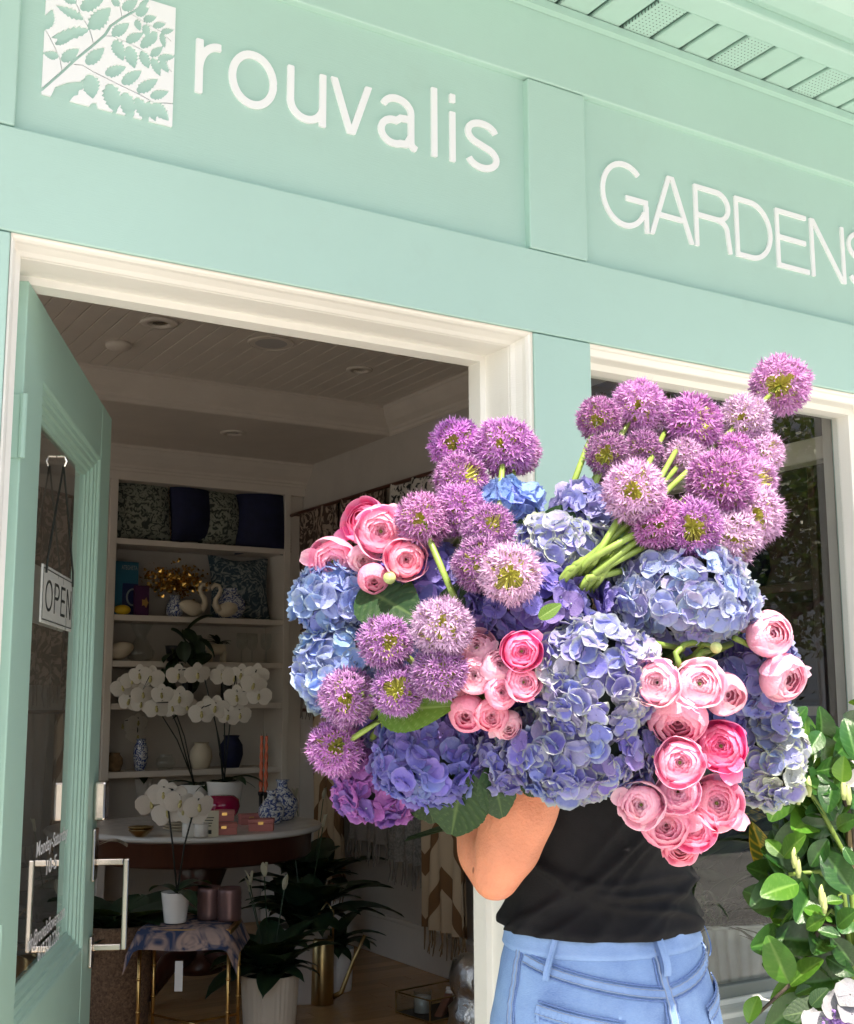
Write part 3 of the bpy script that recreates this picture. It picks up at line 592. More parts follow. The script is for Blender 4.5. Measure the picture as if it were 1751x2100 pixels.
pillow(3.22, SH[0]-.04, .36, .50, BY+.06, M_['navy'], 'drooping navy pillow with tan fringe hanging over the shelf end', -.25, fringe=True)
pillow(3.12, SH[1], .44, .40, BY+.16, M_['damask'], 'blue and grey damask pillow on the second shelf behind ginger jar', .05)
b1 = thing('game_box', 'tall turquoise and blue box with white lettering on the second shelf', 'box', (2.33, BY+.10, SH[1]), .12)
M_['turq'] = pm('turquoise_card', (.02, .16, .26), .5, .1); M_['dblue'] = pm('dark_blue_card', (.015, .03, .13), .5, .1); M_['purple'] = pm('plum_card', (.07, .015, .07), .5, .1); M_['pale_print'] = pm('pale_print', (.35, .42, .46), .6)
MB().box(-.085, .085, 0, .05, 0, .335, bev=.003).build('body', M_['turq'], b1); MB().box(-.02, .0845, -.0025, -.0005, .001, .20).build('dark_print', M_['dblue'], b1)
glass_text('ATEGHETA', -.03, .075, .285, .028, b1, -.002, 'pale_print', 'lettering'); pt = MB(); pt.tube([(.05+.04*math.cos(a), -.004, .115+.05*math.sin(a)) for a in np.linspace(1, 5.6, 14)], .006, 5); pt.build('print_ring', M_['pale_print'], b1)
b2 = thing('game_box', 'small dark plum box with star print, in front of the turquoise box', 'box', (2.42, BY+.04, SH[1]), .1)
MB().box(-.045, .045, 0, .035, 0, .185, bev=.002).build('body', M_['purple'], b2); st = MB()
st.add([(.018+(.02 if k % 2 else .045*.55)*math.cos(k*math.pi/5), -.0015, .08+(.016 if k % 2 else .035)*math.sin(k*math.pi/5)) for k in range(10)], [tuple(range(10))]); st.build('star_print', M_['gold'], b2)
for k in range(9): pass
tag(MB().grid(lambda u, v: Vector((2.30, BY+.05, SH[1]+.032))+Vector((-.05*math.cos(math.pi*u), .03*math.sin(math.pi*u)**.8*math.cos(2*math.pi*v), .03*math.sin(math.pi*u)**.8*math.sin(2*math.pi*v))), 10, 14).build('lemon', pm('lemon_skin', (.75, .50, .03), .4, .1, 40, bump=.4, bs=120), None, True), 'bright yellow lemon lying before the turquoise box', 'lemon')
gfl = thing('gilded_arrangement', 'mass of gilded foil leaves in a small vase on the second shelf', 'ornament', (2.66, BY+.13, SH[1]))
MB().lathe([(.04, 0), (.055, .03), (.05, .08), (.03, .12), (.035, .14)], 18).build('vase', M_['delft'], gfl, True)
m = MB(); rn = random.Random(4)
for i in range(520):
    p = Vector((rn.gauss(0, .10), rn.gauss(0, .05), .23+rn.gauss(0, .045))); d = Vector((rn.gauss(0, 1), -abs(rn.gauss(0, 1)), rn.gauss(0, 1))).normalized(); b = d.orthogonal().normalized(); c = d.cross(b); s = rn.uniform(.008, .017)
    m.add([p+b*s, p+c*s+d*.004, p-b*s, p-c*s+d*.004], [(0, 1, 2, 3)])
m.build('foil_leaves', M_['gold_leaf'], gfl, kind='stuff')
def swan(x, y, z, s, face, lab):
    t = thing('swan_figurine', lab, 'figurine', (x, y, z), 0 if face > 0 else math.pi, 'cream swan figurines')
    m = MB(); m.grid(lambda u, v: (lerp(-.105, .06, u)*s, .042*s*math.sin(math.pi*u)**.6*math.cos(2*math.pi*v), (.052+.05*math.sin(math.pi*u)**.6*math.sin(2*math.pi*v)+.03*(1-u)**2)*s), 16, 16); m.build('body', M_['cream_cer'], t, True)
    m = MB(); m.tube([(x_*s, 0, z_*s) for x_, z_ in ((.035, .05), (.065, .085), (.062, .12), (.040, .15), (.030, .18), (.042, .207), (.07, .212), (.088, .195), (.09, .175))], [q*s for q in (.03, .021, .016, .014, .013, .013, .015, .013, .004)], 10); m.build('neck', M_['cream_cer'], t, True)
swan(2.765, BY+.05, SH[1], 1, 1, 'cream ceramic swan facing its twin, neck bent into half a heart'); swan(2.965, BY+.05, SH[1], 1, -1, 'cream ceramic swan beside the ginger jar, mirrored to its twin')
swan(2.275, BY+.06, SH[2], 1.05, -1, 'cream ceramic swan alone at the end of the third shelf')
tag(MB().lathe([(.05, 0), (.075, .02), (.10, .07), (.095, .12), (.055, .165), (.045, .18), (.05, .19), (.05, .20)], 28, Matrix.Translation((3.03, BY+.12, SH[1]))).build('ginger_jar', M_['delft'], None, True), 'round blue and white ginger jar behind the swans', 'jar')
# third shelf
def glassware(x, y, z, prof, lab, n='glass_vase'): return tag(MB().lathe(prof, 24, Matrix.Translation((x, y, z))).build(n, M_['glass_thin'], None, True), lab, n.split('_')[-1])
glassware(2.44, BY+.10, SH[2], [(.05, 0), (.075, .02), (.085, .06), (.05, .11), (.03, .15), (.06, .21), (.07, .23)], 'clear flared glass vase beside the lone swan')
for i, lab in enumerate(('clear stemmed wine glass beside the small bull planter', 'clear stemmed wine glass between two others on the third shelf', 'clear stemmed wine glass at the bookcase side')): glassware(3.10+i*.085, BY+.08+.03*(i % 2), SH[2], [(.03, 0), (.028, .004), (.005, .01), (.005, .08), (.03, .10), (.036, .14), (.032, .19)], lab, 'wine_glass')
bl = thing('bull_planter', 'cream ceramic bull planter with a dark little plant', 'planter', (2.93, BY+.06, SH[2]))
m = MB(); m.box(-.07, .05, -.03, .03, .05, .115, bev=.02); m.box(-.10, -.055, -.02, .02, .075, .125, bev=.015)
m.build('body', M_['cream_cer'], bl, True)
for a in (-.055, .035):
    for b in (-.02, .02): MB().tube([(a, b, .07), (a, b, 0)], [.015, .012], 8).build('leg', M_['cream_cer'], bl, True)
M_['dark_leaf'] = leaf_mat('dark_house_leaf', (.010, .028, .014), (.03, .06, .03), .4, .1)
M_['palm_leaf'] = leaf_mat('deep_green_leaf', (.012, .040, .022), (.03, .07, .035), .35, .1)
def blade(L, wd, droop, n=8, fold=.25, t=None):             # a strap leaf along +X, drooping in -Z
    return MB().grid(lambda u, v: (L*(math.sin(u*droop)/droop if droop > .01 else u), (v-.5)*wd*math.sin(math.pi*min(1, u*.93+.06))**.75, L*((1-math.cos(u*droop))/droop*-1 if droop > .01 else 0)+abs(v-.5)*fold*wd), n, 4, t=lambda u, v: .8 if abs(v-.5) < .1 else 0)
LEAFM = {}
def leaf_obj(parent, L, wd, droop, az, el, base, mat, key, name='leaf', roll=0):
    k = (key, mat.name)
    if k not in LEAFM: LEAFM[k] = blade(1, wd, droop).mesh('leaf', mat, True)
    return link(name, LEAFM[k], parent, Matrix.Translation(base)@Matrix.Rotation(az, 4, 'Z')@Matrix.Rotation(-el, 4, 'Y')@Matrix.Rotation(roll, 4, 'X')@Matrix.Scale(L, 4))
rn = random.Random(8)
for i in range(14): leaf_obj(bl, .10*rn.uniform(.7, 1.2), .3, 1.0, rn.uniform(0, 6.28), rn.uniform(.4, 1.3), (0, 0, .112), M_['dark_leaf'], 'bull')
tp = thing('trailing_plant', 'dark broad-leaved plant trailing from the third shelf over the orchids', 'plant', (2.66, BY+.02, SH[2]))
MB().lathe([(.045, 0), (.06, .09), (.062, .10), (.05, .095)], 16, Matrix.Translation((0, .08, 0))).build('pot', M_['black'], tp, True)
for i in range(15):
    a = rn.uniform(-2.9, -.3); leaf_obj(tp, rn.uniform(.14, .2), .62, .9, a, rn.uniform(-1.2, 1.0), (rn.uniform(-.10, .13), -.05+rn.uniform(-.03, .08), rn.uniform(-.10, .20)), M_['dark_leaf'], 'trail', roll=rn.uniform(-.6, .6))
for i in range(4): leaf_obj(tp, .16, .62, .9, -1.6+.3*i, -1.3, (-.12+.03*i, -.06, -.05-.05*i), M_['dark_leaf'], 'trail')
# lower shelves: dim bottles and pots
for i, (x, r_, h_, mt, lab) in enumerate(((2.30, .05, .11, 'fringe', 'small terracotta pot at the end of the low shelf'), (2.46, .045, .19, 'delft', 'slim blue and white vase on the low shelf'), (2.62, .06, .09, 'glass_thin', 'low glass bowl on the low shelf'), (3.05, .075, .20, 'navy', 'dark blue glass globe vase on the low shelf'), (2.85, .07, .16, 'cream_cer', 'cream pot on the low shelf behind the orchids'))):
    tag(MB().lathe([(r_*.7, 0), (r_, h_*.4), (r_*.95, h_*.7), (r_*.6, h_*.92), (r_*.7, h_), (r_*.62, h_*.97)], 20, Matrix.Translation((x, BY+.1, SH[4]))).build('vase', M_[mt], None, True), lab, 'vase')
for i, x in enumerate((2.40, 2.58, 2.74, 3.0)):
    tag(MB().lathe([(.035, 0), (.036, .12), (.018, .16), (.013, .20), (.015, .205)], 16, Matrix.Translation((x, BY+.08, SH[3]))).build('bottle', M_['black'], None, True), 'dark glass bottle standing on the fourth shelf', 'bottle', 'dark bottles on the fourth shelf')

# ------------------------------------------------------------------ round marble table and what stands on it
TX, TY, TH = 2.30, 3.96, .80
tb = thing('round_table', 'round pedestal table with white marble top and dark wood apron', 'table', (TX, TY, 0))
MB().lathe([(.001, TH-.03), (.585, TH-.03), (.598, TH-.022), (.60, TH-.012), (.592, TH-.002), (.58, TH), (.001, TH)], 64).build('tabletop', M_['marble'], tb, True)
MB().lathe([(.53, TH-.15), (.545, TH-.135), (.548, TH-.05), (.56, TH-.04), (.56, TH-.0305)], 64).build('apron', M_['dark_wood'], tb, True)
MB().lathe([(.001, .10), (.12, .10), (.14, .14), (.10, .17), (.085, .25), (.10, .5), (.13, .58), (.10, .62), (.14, .649)], 28).build('pedestal', M_['dark_wood'], tb, True)
for k in range(4):
    a = k*math.pi/2+.5
    MB().tube([(.06*math.cos(a), .06*math.sin(a), .20), (.22*math.cos(a), .22*math.sin(a), .17), (.36*math.cos(a), .36*math.sin(a), .06), (.44*math.cos(a), .44*math.sin(a), .028)], [.055, .05, .038, .027], 10).build('foot', M_['dark_wood'], tb, True)
def on_table(px, py): q = PZ(px, py, TH); return q.x, q.y
# orchids
M_['orchid'] = pm('white_orchid_petal', (.80, .76, .70), .5, .05, 20, transl=.25); M_['orchid_lip'] = pm('orchid_lip', (.62, .55, .25), .5, .2, 40)
def orchid_meshes():
    f = MB()
    for a, wd, L in ((90, .42, .95), (215, .40, .9), (325, .40, .9)):
        c, s = math.cos(R(a)), math.sin(R(a)); f.grid(lambda u, v: (c*u*L-s*(v-.5)*2*wd*math.sin(math.pi*min(1, u*.85+.1))**.7, s*u*L+c*(v-.5)*2*wd*math.sin(math.pi*min(1, u*.85+.1))**.7, -.05-.12*u*u), 5, 4)
    for s in (1, -1): f.grid(lambda u, v: (s*u*1.0, .12*u+(v-.5)*2*.62*math.sin(math.pi*min(1, u*.82+.12))**.6, .04-.18*u*u+.08*(v-.5)), 6, 5)
    lipm = MB(); lipm.ball((0, -.12, .14), (.13, .22, .14), 6, 8); lipm.ball((0, .10, .14), (.10, .10, .12), 6, 8)
    return f.mesh('bloom', M_['orchid'], True), lipm.mesh('lip', M_['orchid_lip'], True)
OF, OL = orchid_meshes()
def orchid(px, py, label, blooms, potr=.075, poth=.14, z0=None, base=None, leaves=5, seed=1, stake=True):
    if base is None: x, y = on_table(px, py); base = Vector((x, y, TH))
    t = thing('orchid', label, 'orchid', base, 0, 'white moth orchids'); rn = random.Random(seed)
    po = MB().lathe([(potr*.72, 0), (potr*.74, .004), (potr*.98, poth*.96), (potr, poth), (potr*.93, poth), (potr*.9, poth*.9)], 28).build('pot', M_['white_cer'], t, True)
    MB().lathe([(.001, poth*.93), (potr*.91, poth*.90)], 18).build('moss', M_['soil'], t)
    for i in range(leaves): leaf_obj(t, rn.uniform(.16, .24), .30, 1.2, i*2.3+rn.uniform(-.4, .4), rn.uniform(.2, .7), (0, 0, poth*.95), M_['palm_leaf'], 'orch')
    groups = {}
    for g, bx, by, dd, rr in blooms: groups.setdefault(g, []).append((bx, by, dd, rr))
    D0 = (base-CAM).dot(FWD)
    for g, lst in groups.items():
        pts = [P(bx, by, D0+dd)-base for bx, by, dd, rr in lst]
        top = pts[0]+Vector((0, .0, .015)); hi = max(q.z for q in pts)+.03
        path = [Vector((rn.uniform(-.01, .01), rn.uniform(-.01, .01), poth*.9)), Vector((top.x*.35, top.y*.35, poth+(hi-poth)*.5)), Vector((top.x*.8, top.y*.8, hi-.03))]+[q+Vector((0, 0, .03)) for q in pts]
        MB().tube(path, .0035, 6).build('flower_stem', M_['ink'], t, True)
        for q, (bx, by, dd, rr) in zip(pts, lst):
            d = (CAM-(base+q)).normalized()+Vector((rn.uniform(-.35, .35), rn.uniform(-.2, .2), rn.uniform(-.25, .1)))
            M = Matrix.Translation(q)@(d.to_track_quat('Z', 'Y')).to_matrix().to_4x4()@Matrix.Rotation(rn.uniform(-.25, .25), 4, 'Z')@Matrix.Scale(rr, 4)
            b = link('bloom', OF, t, M); link('lip', OL, b)
s_ = 1/2.5/1.42776
def oz(x, y): return (250/1.42776+x*s_, 1850/1.42776+y*s_)
def bl_(g, lst, dd=0, rr=.070): return [(g, *oz(x, y), dd+RNG.uniform(-.03, .03), rr*RNG.uniform(.88, 1.08)) for x, y in lst]
orchid(290, 1640, 'white orchid in a pot at the table edge beside the open door', bl_(0, [(150, 330), (170, 470), (140, 640), (200, 680)])+bl_(1, [(275, 690), (385, 665), (380, 770)]), .07, .13, seed=2)
orchid(400, 1665, 'tall white orchid arching over the stacked plates', bl_(0, [(420, 460), (480, 340), (400, 320), (340, 360), (270, 410)])+bl_(1, [(560, 460), (690, 490), (520, 560), (740, 550), (640, 560)], -.03)+bl_(2, [(410, 530), (320, 510)], .06), .085, .15, seed=3)
orchid(460, 1672, 'white orchid with a card on its pot, behind the magenta vase', bl_(0, [(820, 315), (680, 320)])+bl_(1, [(900, 560), (850, 600), (950, 560), (1045, 620), (1130, 610)], -.02)+bl_(2, [(1110, 480), (1270, 470), (1230, 390), (1250, 320)])+bl_(3, [(1000, 320), (1090, 340), (1140, 320)], .04), .10, .18, leaves=7, seed=4)
# plates, bowls, vase, boxes, candles
def stack(name, lab, cat, px, py, prof, n, dz, mt):
    x, y = on_table(px, py); t = thing(name, lab, cat, (x, y, TH))
    for i in range(n): MB().lathe(prof, 32, Matrix.Translation((0, 0, i*dz))).build('plate', M_[mt], t, True)
pp = [(.045, 0), (.05, .002), (.085, .012), (.088, .014), (.084, .016), (.05, .007), (.001, .006)]
for i in range(5):
    x, y = on_table(372, 1703); tag(MB().lathe(pp, 32, Matrix.Translation((x, y, TH+i*.0135))).build('plate', M_['cream_cer'], None, True), ('lowest', 'second lowest', 'middle', 'second highest', 'topmost')[i]+' cream dinner plate of the stack before the orchids', 'plate', 'stacked cream plates')
for i in range(2):
    x, y = on_table(288, 1716); tag(MB().lathe([(.02, 0), (.025, .002), (.055, .03), (.058, .034), (.053, .034), (.02, .006)], 24, Matrix.Translation((x, y, TH+i*.012))).build('bowl', M_['brass'], None, True), ('outer', 'inner')[i]+' small brass bowl of the nested pair on the marble table', 'bowl', 'nested brass bowls')
x, y = on_table(455, 1682); tag(MB().lathe([(.04, 0), (.05, .003), (.078, .03), (.092, .07), (.085, .105), (.06, .125), (.03, .128), (.001, .128)], 32, Matrix.Translation((x, y, TH))).build('glass_vase', pm('magenta_glass', (.32, .002, .055), .08, .1, coat=.6), None, True), 'squat glossy magenta vase on the marble table', 'vase')
M_['pink_card'] = pm('pink_card', (.55, .20, .19), .6, .05)
def gift_box(px, py, w_, d_, h_, rz, lab, dz=0):
    x, y = on_table(px, py); t = thing('gift_box', lab, 'box', (x, y, TH+dz), rz, 'pink gift boxes')
    MB().box(-w_/2, w_/2, -d_/2, d_/2, 0, h_*.66, bev=.002).build('base', M_['pink_card'], t); MB().box(-w_/2-.002, w_/2+.002, -d_/2-.002, d_/2+.002, h_*.67, h_, bev=.002).build('lid', M_['pink_card'], t); MB().box(-.012, .012, -d_/2-.004, -d_/2-.0022, h_*.55, h_*.8).build('clasp', M_['gold'], t)
gift_box(458, 1710, .12, .09, .05, -.35, 'pink card gift box under another beside the printed card'); gift_box(459, 1706, .09, .07, .05, -.35, 'small pink gift box on top of another one', .051)
gift_box(536, 1703, .115, .08, .055, -.5, 'pink gift box alone before the blue and white vases'); gift_box(512, 1690, .10, .08, .05, -.2, 'pink gift box with gold clasp behind the lone one')
x, y = on_table(428, 1716); cd = thing('shop_card', 'upright cream card with small print before the pink boxes', 'card', (x, y, TH), -.45)
MB().box(-.043, .043, 0, .003, .0, .115, bev=.0008).build('card', pm('cream_card', (.62, .58, .46), .8, .03), cd); 
for i in range(4): MB().box(-.022+.004*i, .022-.004*i, -.0012, -.0004, .082-i*.012, .086-i*.012).build('print_line', M_['ink'], cd)
MB().box(-.012, .012, -.0012, -.0004, .012, .030).build('print_mark', M_['ink'], cd)
for px, py, s_k, lab in ((578, 1682, 1, 'tall blue and white bottle vase at the table edge'), (556, 1690, .8, 'round blue and white vase before the taller one')):
    x, y = on_table(px, py); tag(MB().lathe([(q*s_k, z*s_k) for q, z in ((.035, 0), (.06, .01), (.082, .06), (.08, .10), (.05, .14), (.028, .165), (.026, .19), (.036, .205), (.03, .205))], 28, Matrix.Translation((x, y, TH))).build('vase', M_['delft'], None, True), lab, 'vase')
M_['coral'] = pm('coral_wax', (.72, .17, .09), .4, .05)
for i, (px, py, lab) in enumerate(((534, 1650, 'twisted coral taper candle in a dark holder beside the vases'), (544, 1651, 'twisted coral taper candle in a dark holder, by its twin'))):
    x, y = on_table(px, py+22); t = thing('taper_candle', lab, 'candle', (x, y, TH), 0, 'twisted coral candles')
    MB().lathe([(.035, 0), (.033, .008), (.010, .02), (.010, .10), (.016, .11), (.016, .125)], 16).build('holder', M_['black'], t, True)
    m = MB(); m.grid(lambda u, v: ((.0095+.0022*math.cos(2*(2*math.pi*v)-u*38))*math.cos(2*math.pi*v)*(1-.3*u*u), (.0095+.0022*math.cos(2*(2*math.pi*v)-u*38))*math.sin(2*math.pi*v)*(1-.3*u*u), .12+.30*u), 60, 12); m.build('candle', M_['coral'], t, True); MB().tube([(0, 0, .418), (0, 0, .432)], .001, 5).build('wick', M_['ink'], t)
for px, lab in ((388, 'small white lidded jar before the plates'), (412, 'small white lidded jar next to its twin and the card')):
    x, y = on_table(px, 1716); t = thing('jar', lab, 'jar', (x, y, TH)); MB().lathe([(.030, 0), (.033, .004), (.033, .055), (.031, .058)], 20).build('body', M_['white_cer'], t, True); MB().lathe([(.034, .0585), (.034, .066), (.001, .068)], 20).build('lid', M_['white_cer'], t, True)

# ------------------------------------------------------------------ gold stand with tray, orchid and tins
gx, gy = 1.98, 3.0; GZ = .52
q = PZ(392, 1905, GZ); gx, gy = q.x, q.y
gsd = thing('plant_stand', 'thin gilded bamboo-style stand with a folded printed scarf on top', 'stand', (gx, gy, 0), -.55)
for a, b in ((-.17, -.13), (.17, -.13), (-.17, .13), (.17, .13)):
    l_ = MB(); l_.tube([(a, b, 0), (a, b, GZ)], .0075, 8)
    for z in (.12, .24, .36, .48): l_.lathe([(.0076, z-.006), (.0105, z), (.0076, z+.006)], 8, Matrix.Translation((a, b, 0)))
    l_.build('leg', M_['gold'], gsd, True)
for a0, b0, a1, b1 in ((-.17, -.13, .17, .13), (.17, -.13, -.17, .13)): MB().tube([(a0, b0, .17), (a1, b1, .17)], .006, 8).build('stretcher', M_['gold'], gsd, True)
for a0, b0, a1, b1 in ((-.17, -.13, .17, -.13), (.17, -.13, .17, .13), (.17, .13, -.17, .13), (-.17, .13, -.17, -.13)): MB().box(min(a0, a1)-.008, max(a0, a1)+.008, min(b0, b1)-.008, max(b0, b1)+.008, GZ-.0, GZ+.022, bev=.003).build('top_rail', M_['gold'], gsd)
MB().box(-.16, .16, -.12, .12, GZ+.001, GZ+.018).build('top', M_['gold'], gsd)
scf = MB(); scf.grid(lambda u, v: (lerp(-.22, .21, u), lerp(-.19, .16, v), GZ+.026+.003*math.sin(9*u+4*v)-max(0, (abs(u-.5)-.40))*.9-max(0, .14-v)*.5), 22, 16); scf.build('scarf', pattern_mat('printed_scarf', (.03, .05, .12), (.45, .32, .27), 9, .5, .1, 2), gsd, True)
MB().box(-.03, .0, -.150, -.148, GZ-.20, GZ-.09).build('price_tag', M_['white_cer'], gsd)
def stand_pt(a, b): c, s = math.cos(-.55), math.sin(-.55); return Vector((gx+a*c-b*s, gy+a*s+b*c, GZ+.030))
b0 = stand_pt(-.06, -.02)
orchid(0, 0, 'white orchid in a small pot on the gold stand, blooms over the table', [(0, *oz(x, y), dd, .062) for x, y, dd in ((570, 1190, .1), (640, 1210, .1), (480, 1260, .12), (690, 1250, .08))]+[(1, *oz(x, y), dd, .062) for x, y, dd in ((830, 1280, .06), (720, 1310, .1), (600, 1330, .1), (780, 1330, .08))], .058, .115, base=b0, seed=6, leaves=4)
M_['mauve'] = pm('mauve_metal', (.20, .12, .12), .4, .12, metal=.6)
for i, (a, b, lab) in enumerate(((.06, .05, 'ribbed mauve metal tin beside the potted orchid on the stand'), (.145, .02, 'ribbed mauve metal tin at the corner of the gold stand'))):
    tag(MB().lathe([(.045, 0)]+[(.048-.0015*(k % 2), .005+k*.01) for k in range(12)]+[(.044, .125), (.044, .11)], 24, Matrix.Translation(stand_pt(a, b))).build('tin', M_['mauve'], None, True), lab, 'tin', 'mauve tins on the gold stand')

# ------------------------------------------------------------------ floor plants and pots
M_['spathe'] = pm('peace_lily_spathe', (.62, .60, .45), .5, .05, transl=.3); M_['ribbed'] = pm('cream_ribbed_pot', (.84, .75, .62), .6, .05); M_['taupe'] = pm('pale_taupe_pot', (.66, .60, .55), .6, .05); M_['basket'] = pattern_mat('woven_basket', (.09, .05, .03), (.28, .17, .10), 90, .5, .2, 1)
def floor_plant(px, py, label, pot, R_, H_, mat, n, L, wd, seed, lily=0, droop=1.3, wob=None, el=(.5, 1.4), cat='plant', base=None):
    q = base or PZ(px, py, 0); t = thing('potted_plant', label, cat, (q.x, q.y, 0), 0, 'potted plants on the shop floor'); rn = random.Random(seed)
    MB().lathe([(R_*.85, 0), (R_*.88, .01), (R_, H_*.97), (R_*1.0, H_), (R_*.92, H_), (R_*.90, H_*.9)], 72 if wob else 32, wob=wob).build(pot, M_[mat], t, wob is None)
    MB().lathe([(.001, H_*.93), (R_*.9, H_*.91)], 20).build('soil', M_['soil'], t)
    for i in range(n): leaf_obj(t, L*rn.uniform(.6, 1.1), wd, droop, i*2.4+rn.uniform(-.3, .3), rn.uniform(*el), (rn.uniform(-.3, .3)*R_, rn.uniform(-.3, .3)*R_, H_*.93), M_['palm_leaf'], 'fp%.2f%.2f' % (wd, droop))
    for i in range(lily):
        a = rn.uniform(0, 6.28); hh = H_+L*rn.uniform(.75, 1.25); tip = Vector((math.cos(a)*.10, math.sin(a)*.10, hh))
        MB().tube([(0, 0, H_*.9), tip*.5+Vector((0, 0, H_*.45)), tip], .0025, 6).build('flower_stem', M_['palm_leaf'], t)
        sp_ = link('spathe', blade(1, .45, .35).mesh('spathe', M_['spathe'], True), t, Matrix.Translation(tip)@Matrix.Rotation(a, 4, 'Z')@Matrix.Rotation(-1.35, 4, 'Y')@Matrix.Scale(.07, 4)); MB().tube([tip+Vector((0, 0, .005)), tip+Vector((.01, 0, .06))], [.008, .006], 8).build('spadix', M_['spathe'], t, True)
    return t
ribs = lambda a, z: 1+.022*abs(math.sin(a*16))
q = PZ(545, 2105, 0)
floor_plant(552, 2112, 'peace lily with white flowers in a cream ribbed pot', 'pot', .125, .235, 'ribbed', 44, .34, .40, 21, 4, wob=ribs)
floor_plant(622, 2050, 'large dark leafy plant in a tall pale pot behind the peace lily', 'pot', .125, .34, 'taupe', 34, .46, .40, 22, 2, el=(.7, 1.5))
floor_plant(690, 2030, 'small leafy plant in a white pot behind the brass watering can', 'pot', .085, .20, 'white_cer', 18, .28, .30, 23)
floor_plant(232, 2170, 'split-leaf plant in a tall woven basket beside the open door', 'basket', .145, .52, 'basket', 22, .38, .62, 24, el=(.1, 1.0), droop=1.0)
floor_plant(650, 1900, 'tall dark plant in the shadowed corner behind the round table', 'pot', .12, .35, 'black', 28, .5, .38, 25, 2, el=(.7, 1.5), base=Vector((3.15, 4.45, 0)))
q = PZ(660, 2058, 0); wc = thing('watering_can', 'tall slim brass watering can with long spout and curved handle', 'watering can', (q.x, q.y, 0), -.6)
MB().lathe([(.052, 0), (.055, .004), (.055, .29), (.048, .30), (.044, .30), (.044, .27)], 28).build('body', M_['brass'], wc, True)
MB().tube([(.05, 0, .03), (.09, 0, .05), (.15, 0, .20), (.20, 0, .31)], [.013, .012, .009, .008], 10).build('spout', M_['brass'], wc, True)
MB().tube([(-.045, 0, .24), (-.02, 0, .40), (.02, 0, .46), (.05, 0, .42), (.05, 0, .29)], .0055, 8).build('handle', M_['brass'], wc, True)

# ------------------------------------------------------------------ throws on the right wall
M_['throw_line'] = pattern_mat('line_print_throw', (.06, .035, .025), (.34, .26, .21), 7, .52, .03, 4)
M_['throw_plain'] = pm('plain_taupe_throw', (.24, .21, .19), .9, .1, 20, bump=.4, bs=150); M_['throw_grey'] = pattern_mat('grey_knit_throw', (.14, .13, .12), (.30, .28, .26), 40, .5, .2, 2); M_['throw_bw'] = pattern_mat('black_white_throw', (.02, .02, .02), (.55, .52, .48), 8, .46, .03, 4)
mz = bpy.data.materials.new('chevron_throw'); mz.use_nodes = True; nt = mz.node_tree
tc = N(nt, 'TexCoord'); sx = N(nt, 'SeparateXYZ'); nt.links.new(tc.outputs['Object'], sx.inputs[0])
ab = N(nt, 'Math', operation='PINGPONG'); ab.inputs[1].default_value = .19; nt.links.new(sx.outputs['Y'], ab.inputs[0])
m1 = N(nt, 'Math', operation='MULTIPLY'); m1.inputs[1].default_value = 1.5; nt.links.new(ab.outputs[0], m1.inputs[0])
a1 = N(nt, 'Math', operation='ADD'); nt.links.new(m1.outputs[0], a1.inputs[0]); nt.links.new(sx.outputs['Z'], a1.inputs[1])
m2 = N(nt, 'Math', operation='MULTIPLY'); m2.inputs[1].default_value = 3.1; nt.links.new(a1.outputs[0], m2.inputs[0]); f1 = N(nt, 'Math', operation='FRACT'); nt.links.new(m2.outputs[0], f1.inputs[0])
g1 = N(nt, 'Math', operation='GREATER_THAN'); g1.inputs[1].default_value = .66; nt.links.new(f1.outputs[0], g1.inputs[0])
nt.links.new(mixc(nt, g1.outputs[0], (.56, .42, .28), (.20, .10, .04)), nt.nodes['Principled BSDF'].inputs['Base Color']); nt.nodes['Principled BSDF'].inputs['Roughness'].default_value = .95
M_['chevron'] = mz
def throw(y0, y1, z0, z1, mat, lab, x=BX-.10, fringe=True, seed=1, folds=4):
    t = thing('hanging_throw', lab, 'throw', (x, (y0+y1)/2, z0), 0, 'throws hanging along the right wall'); wd = y1-y0; H_ = z1-z0; rn = random.Random(seed); ph = rn.uniform(0, 6)
    fx = lambda u, v: -.018*math.sin(u*folds*2*math.pi+ph)*(.4+.6*(1-v))-.012*math.sin(u*11+v*3)
    m = MB()
    m.grid(lambda u, v: (fx(u, v), (u-.5)*wd*(1-.08*v), v*H_), 40, 14); m.grid(lambda u, v: (fx(u, v)+.018, (u-.5)*wd*(1-.08*v), v*H_), 40, 14); m.build('cloth', M_[mat], t, True)
    if fringe:
        for i in range(18):
            u = (i+.5)/18; f = MB().tube([(fx(u, 0)+.008, (u-.5)*wd, .004), (fx(u, 0)+.005+rn.uniform(-.01, .01), (u-.5)*wd+rn.uniform(-.008, .008), -.06), (fx(u, 0), (u-.5)*wd+rn.uniform(-.012, .012), -.12*rn.uniform(.8, 1.1))], [.006, .005, .003], 5); f.build('tassel', M_['throw_plain' if mat != 'chevron' else 'fringe'], t)
rd = thing('hanging_rail', 'dark rail along the right wall carrying throws high up', 'rail', (BX-.10, 4.4, 2.62))
MB().tube([(0, -1.9, 0), (0, .95, 0)], .012, 10).build('rod', M_['dark_wood'], rd)
for yy in (-1.8, -.5, .85): MB().tube([(0, yy, 0), (.099, yy, .0)], .010, 8).build('bracket', M_['dark_wood'], rd)
rd2 = thing('hanging_rail', 'lower rail along the right wall carrying fringed throws', 'rail', (BX-.10, 4.0, 1.35))
MB().tube([(0, -1.6, 0), (0, 1.1, 0)], .012, 10).build('rod', M_['dark_wood'], rd2)
for yy in (-1.5, 0, 1.0): MB().tube([(0, yy, 0), (.099, yy, 0)], .010, 8).build('bracket', M_['dark_wood'], rd2)
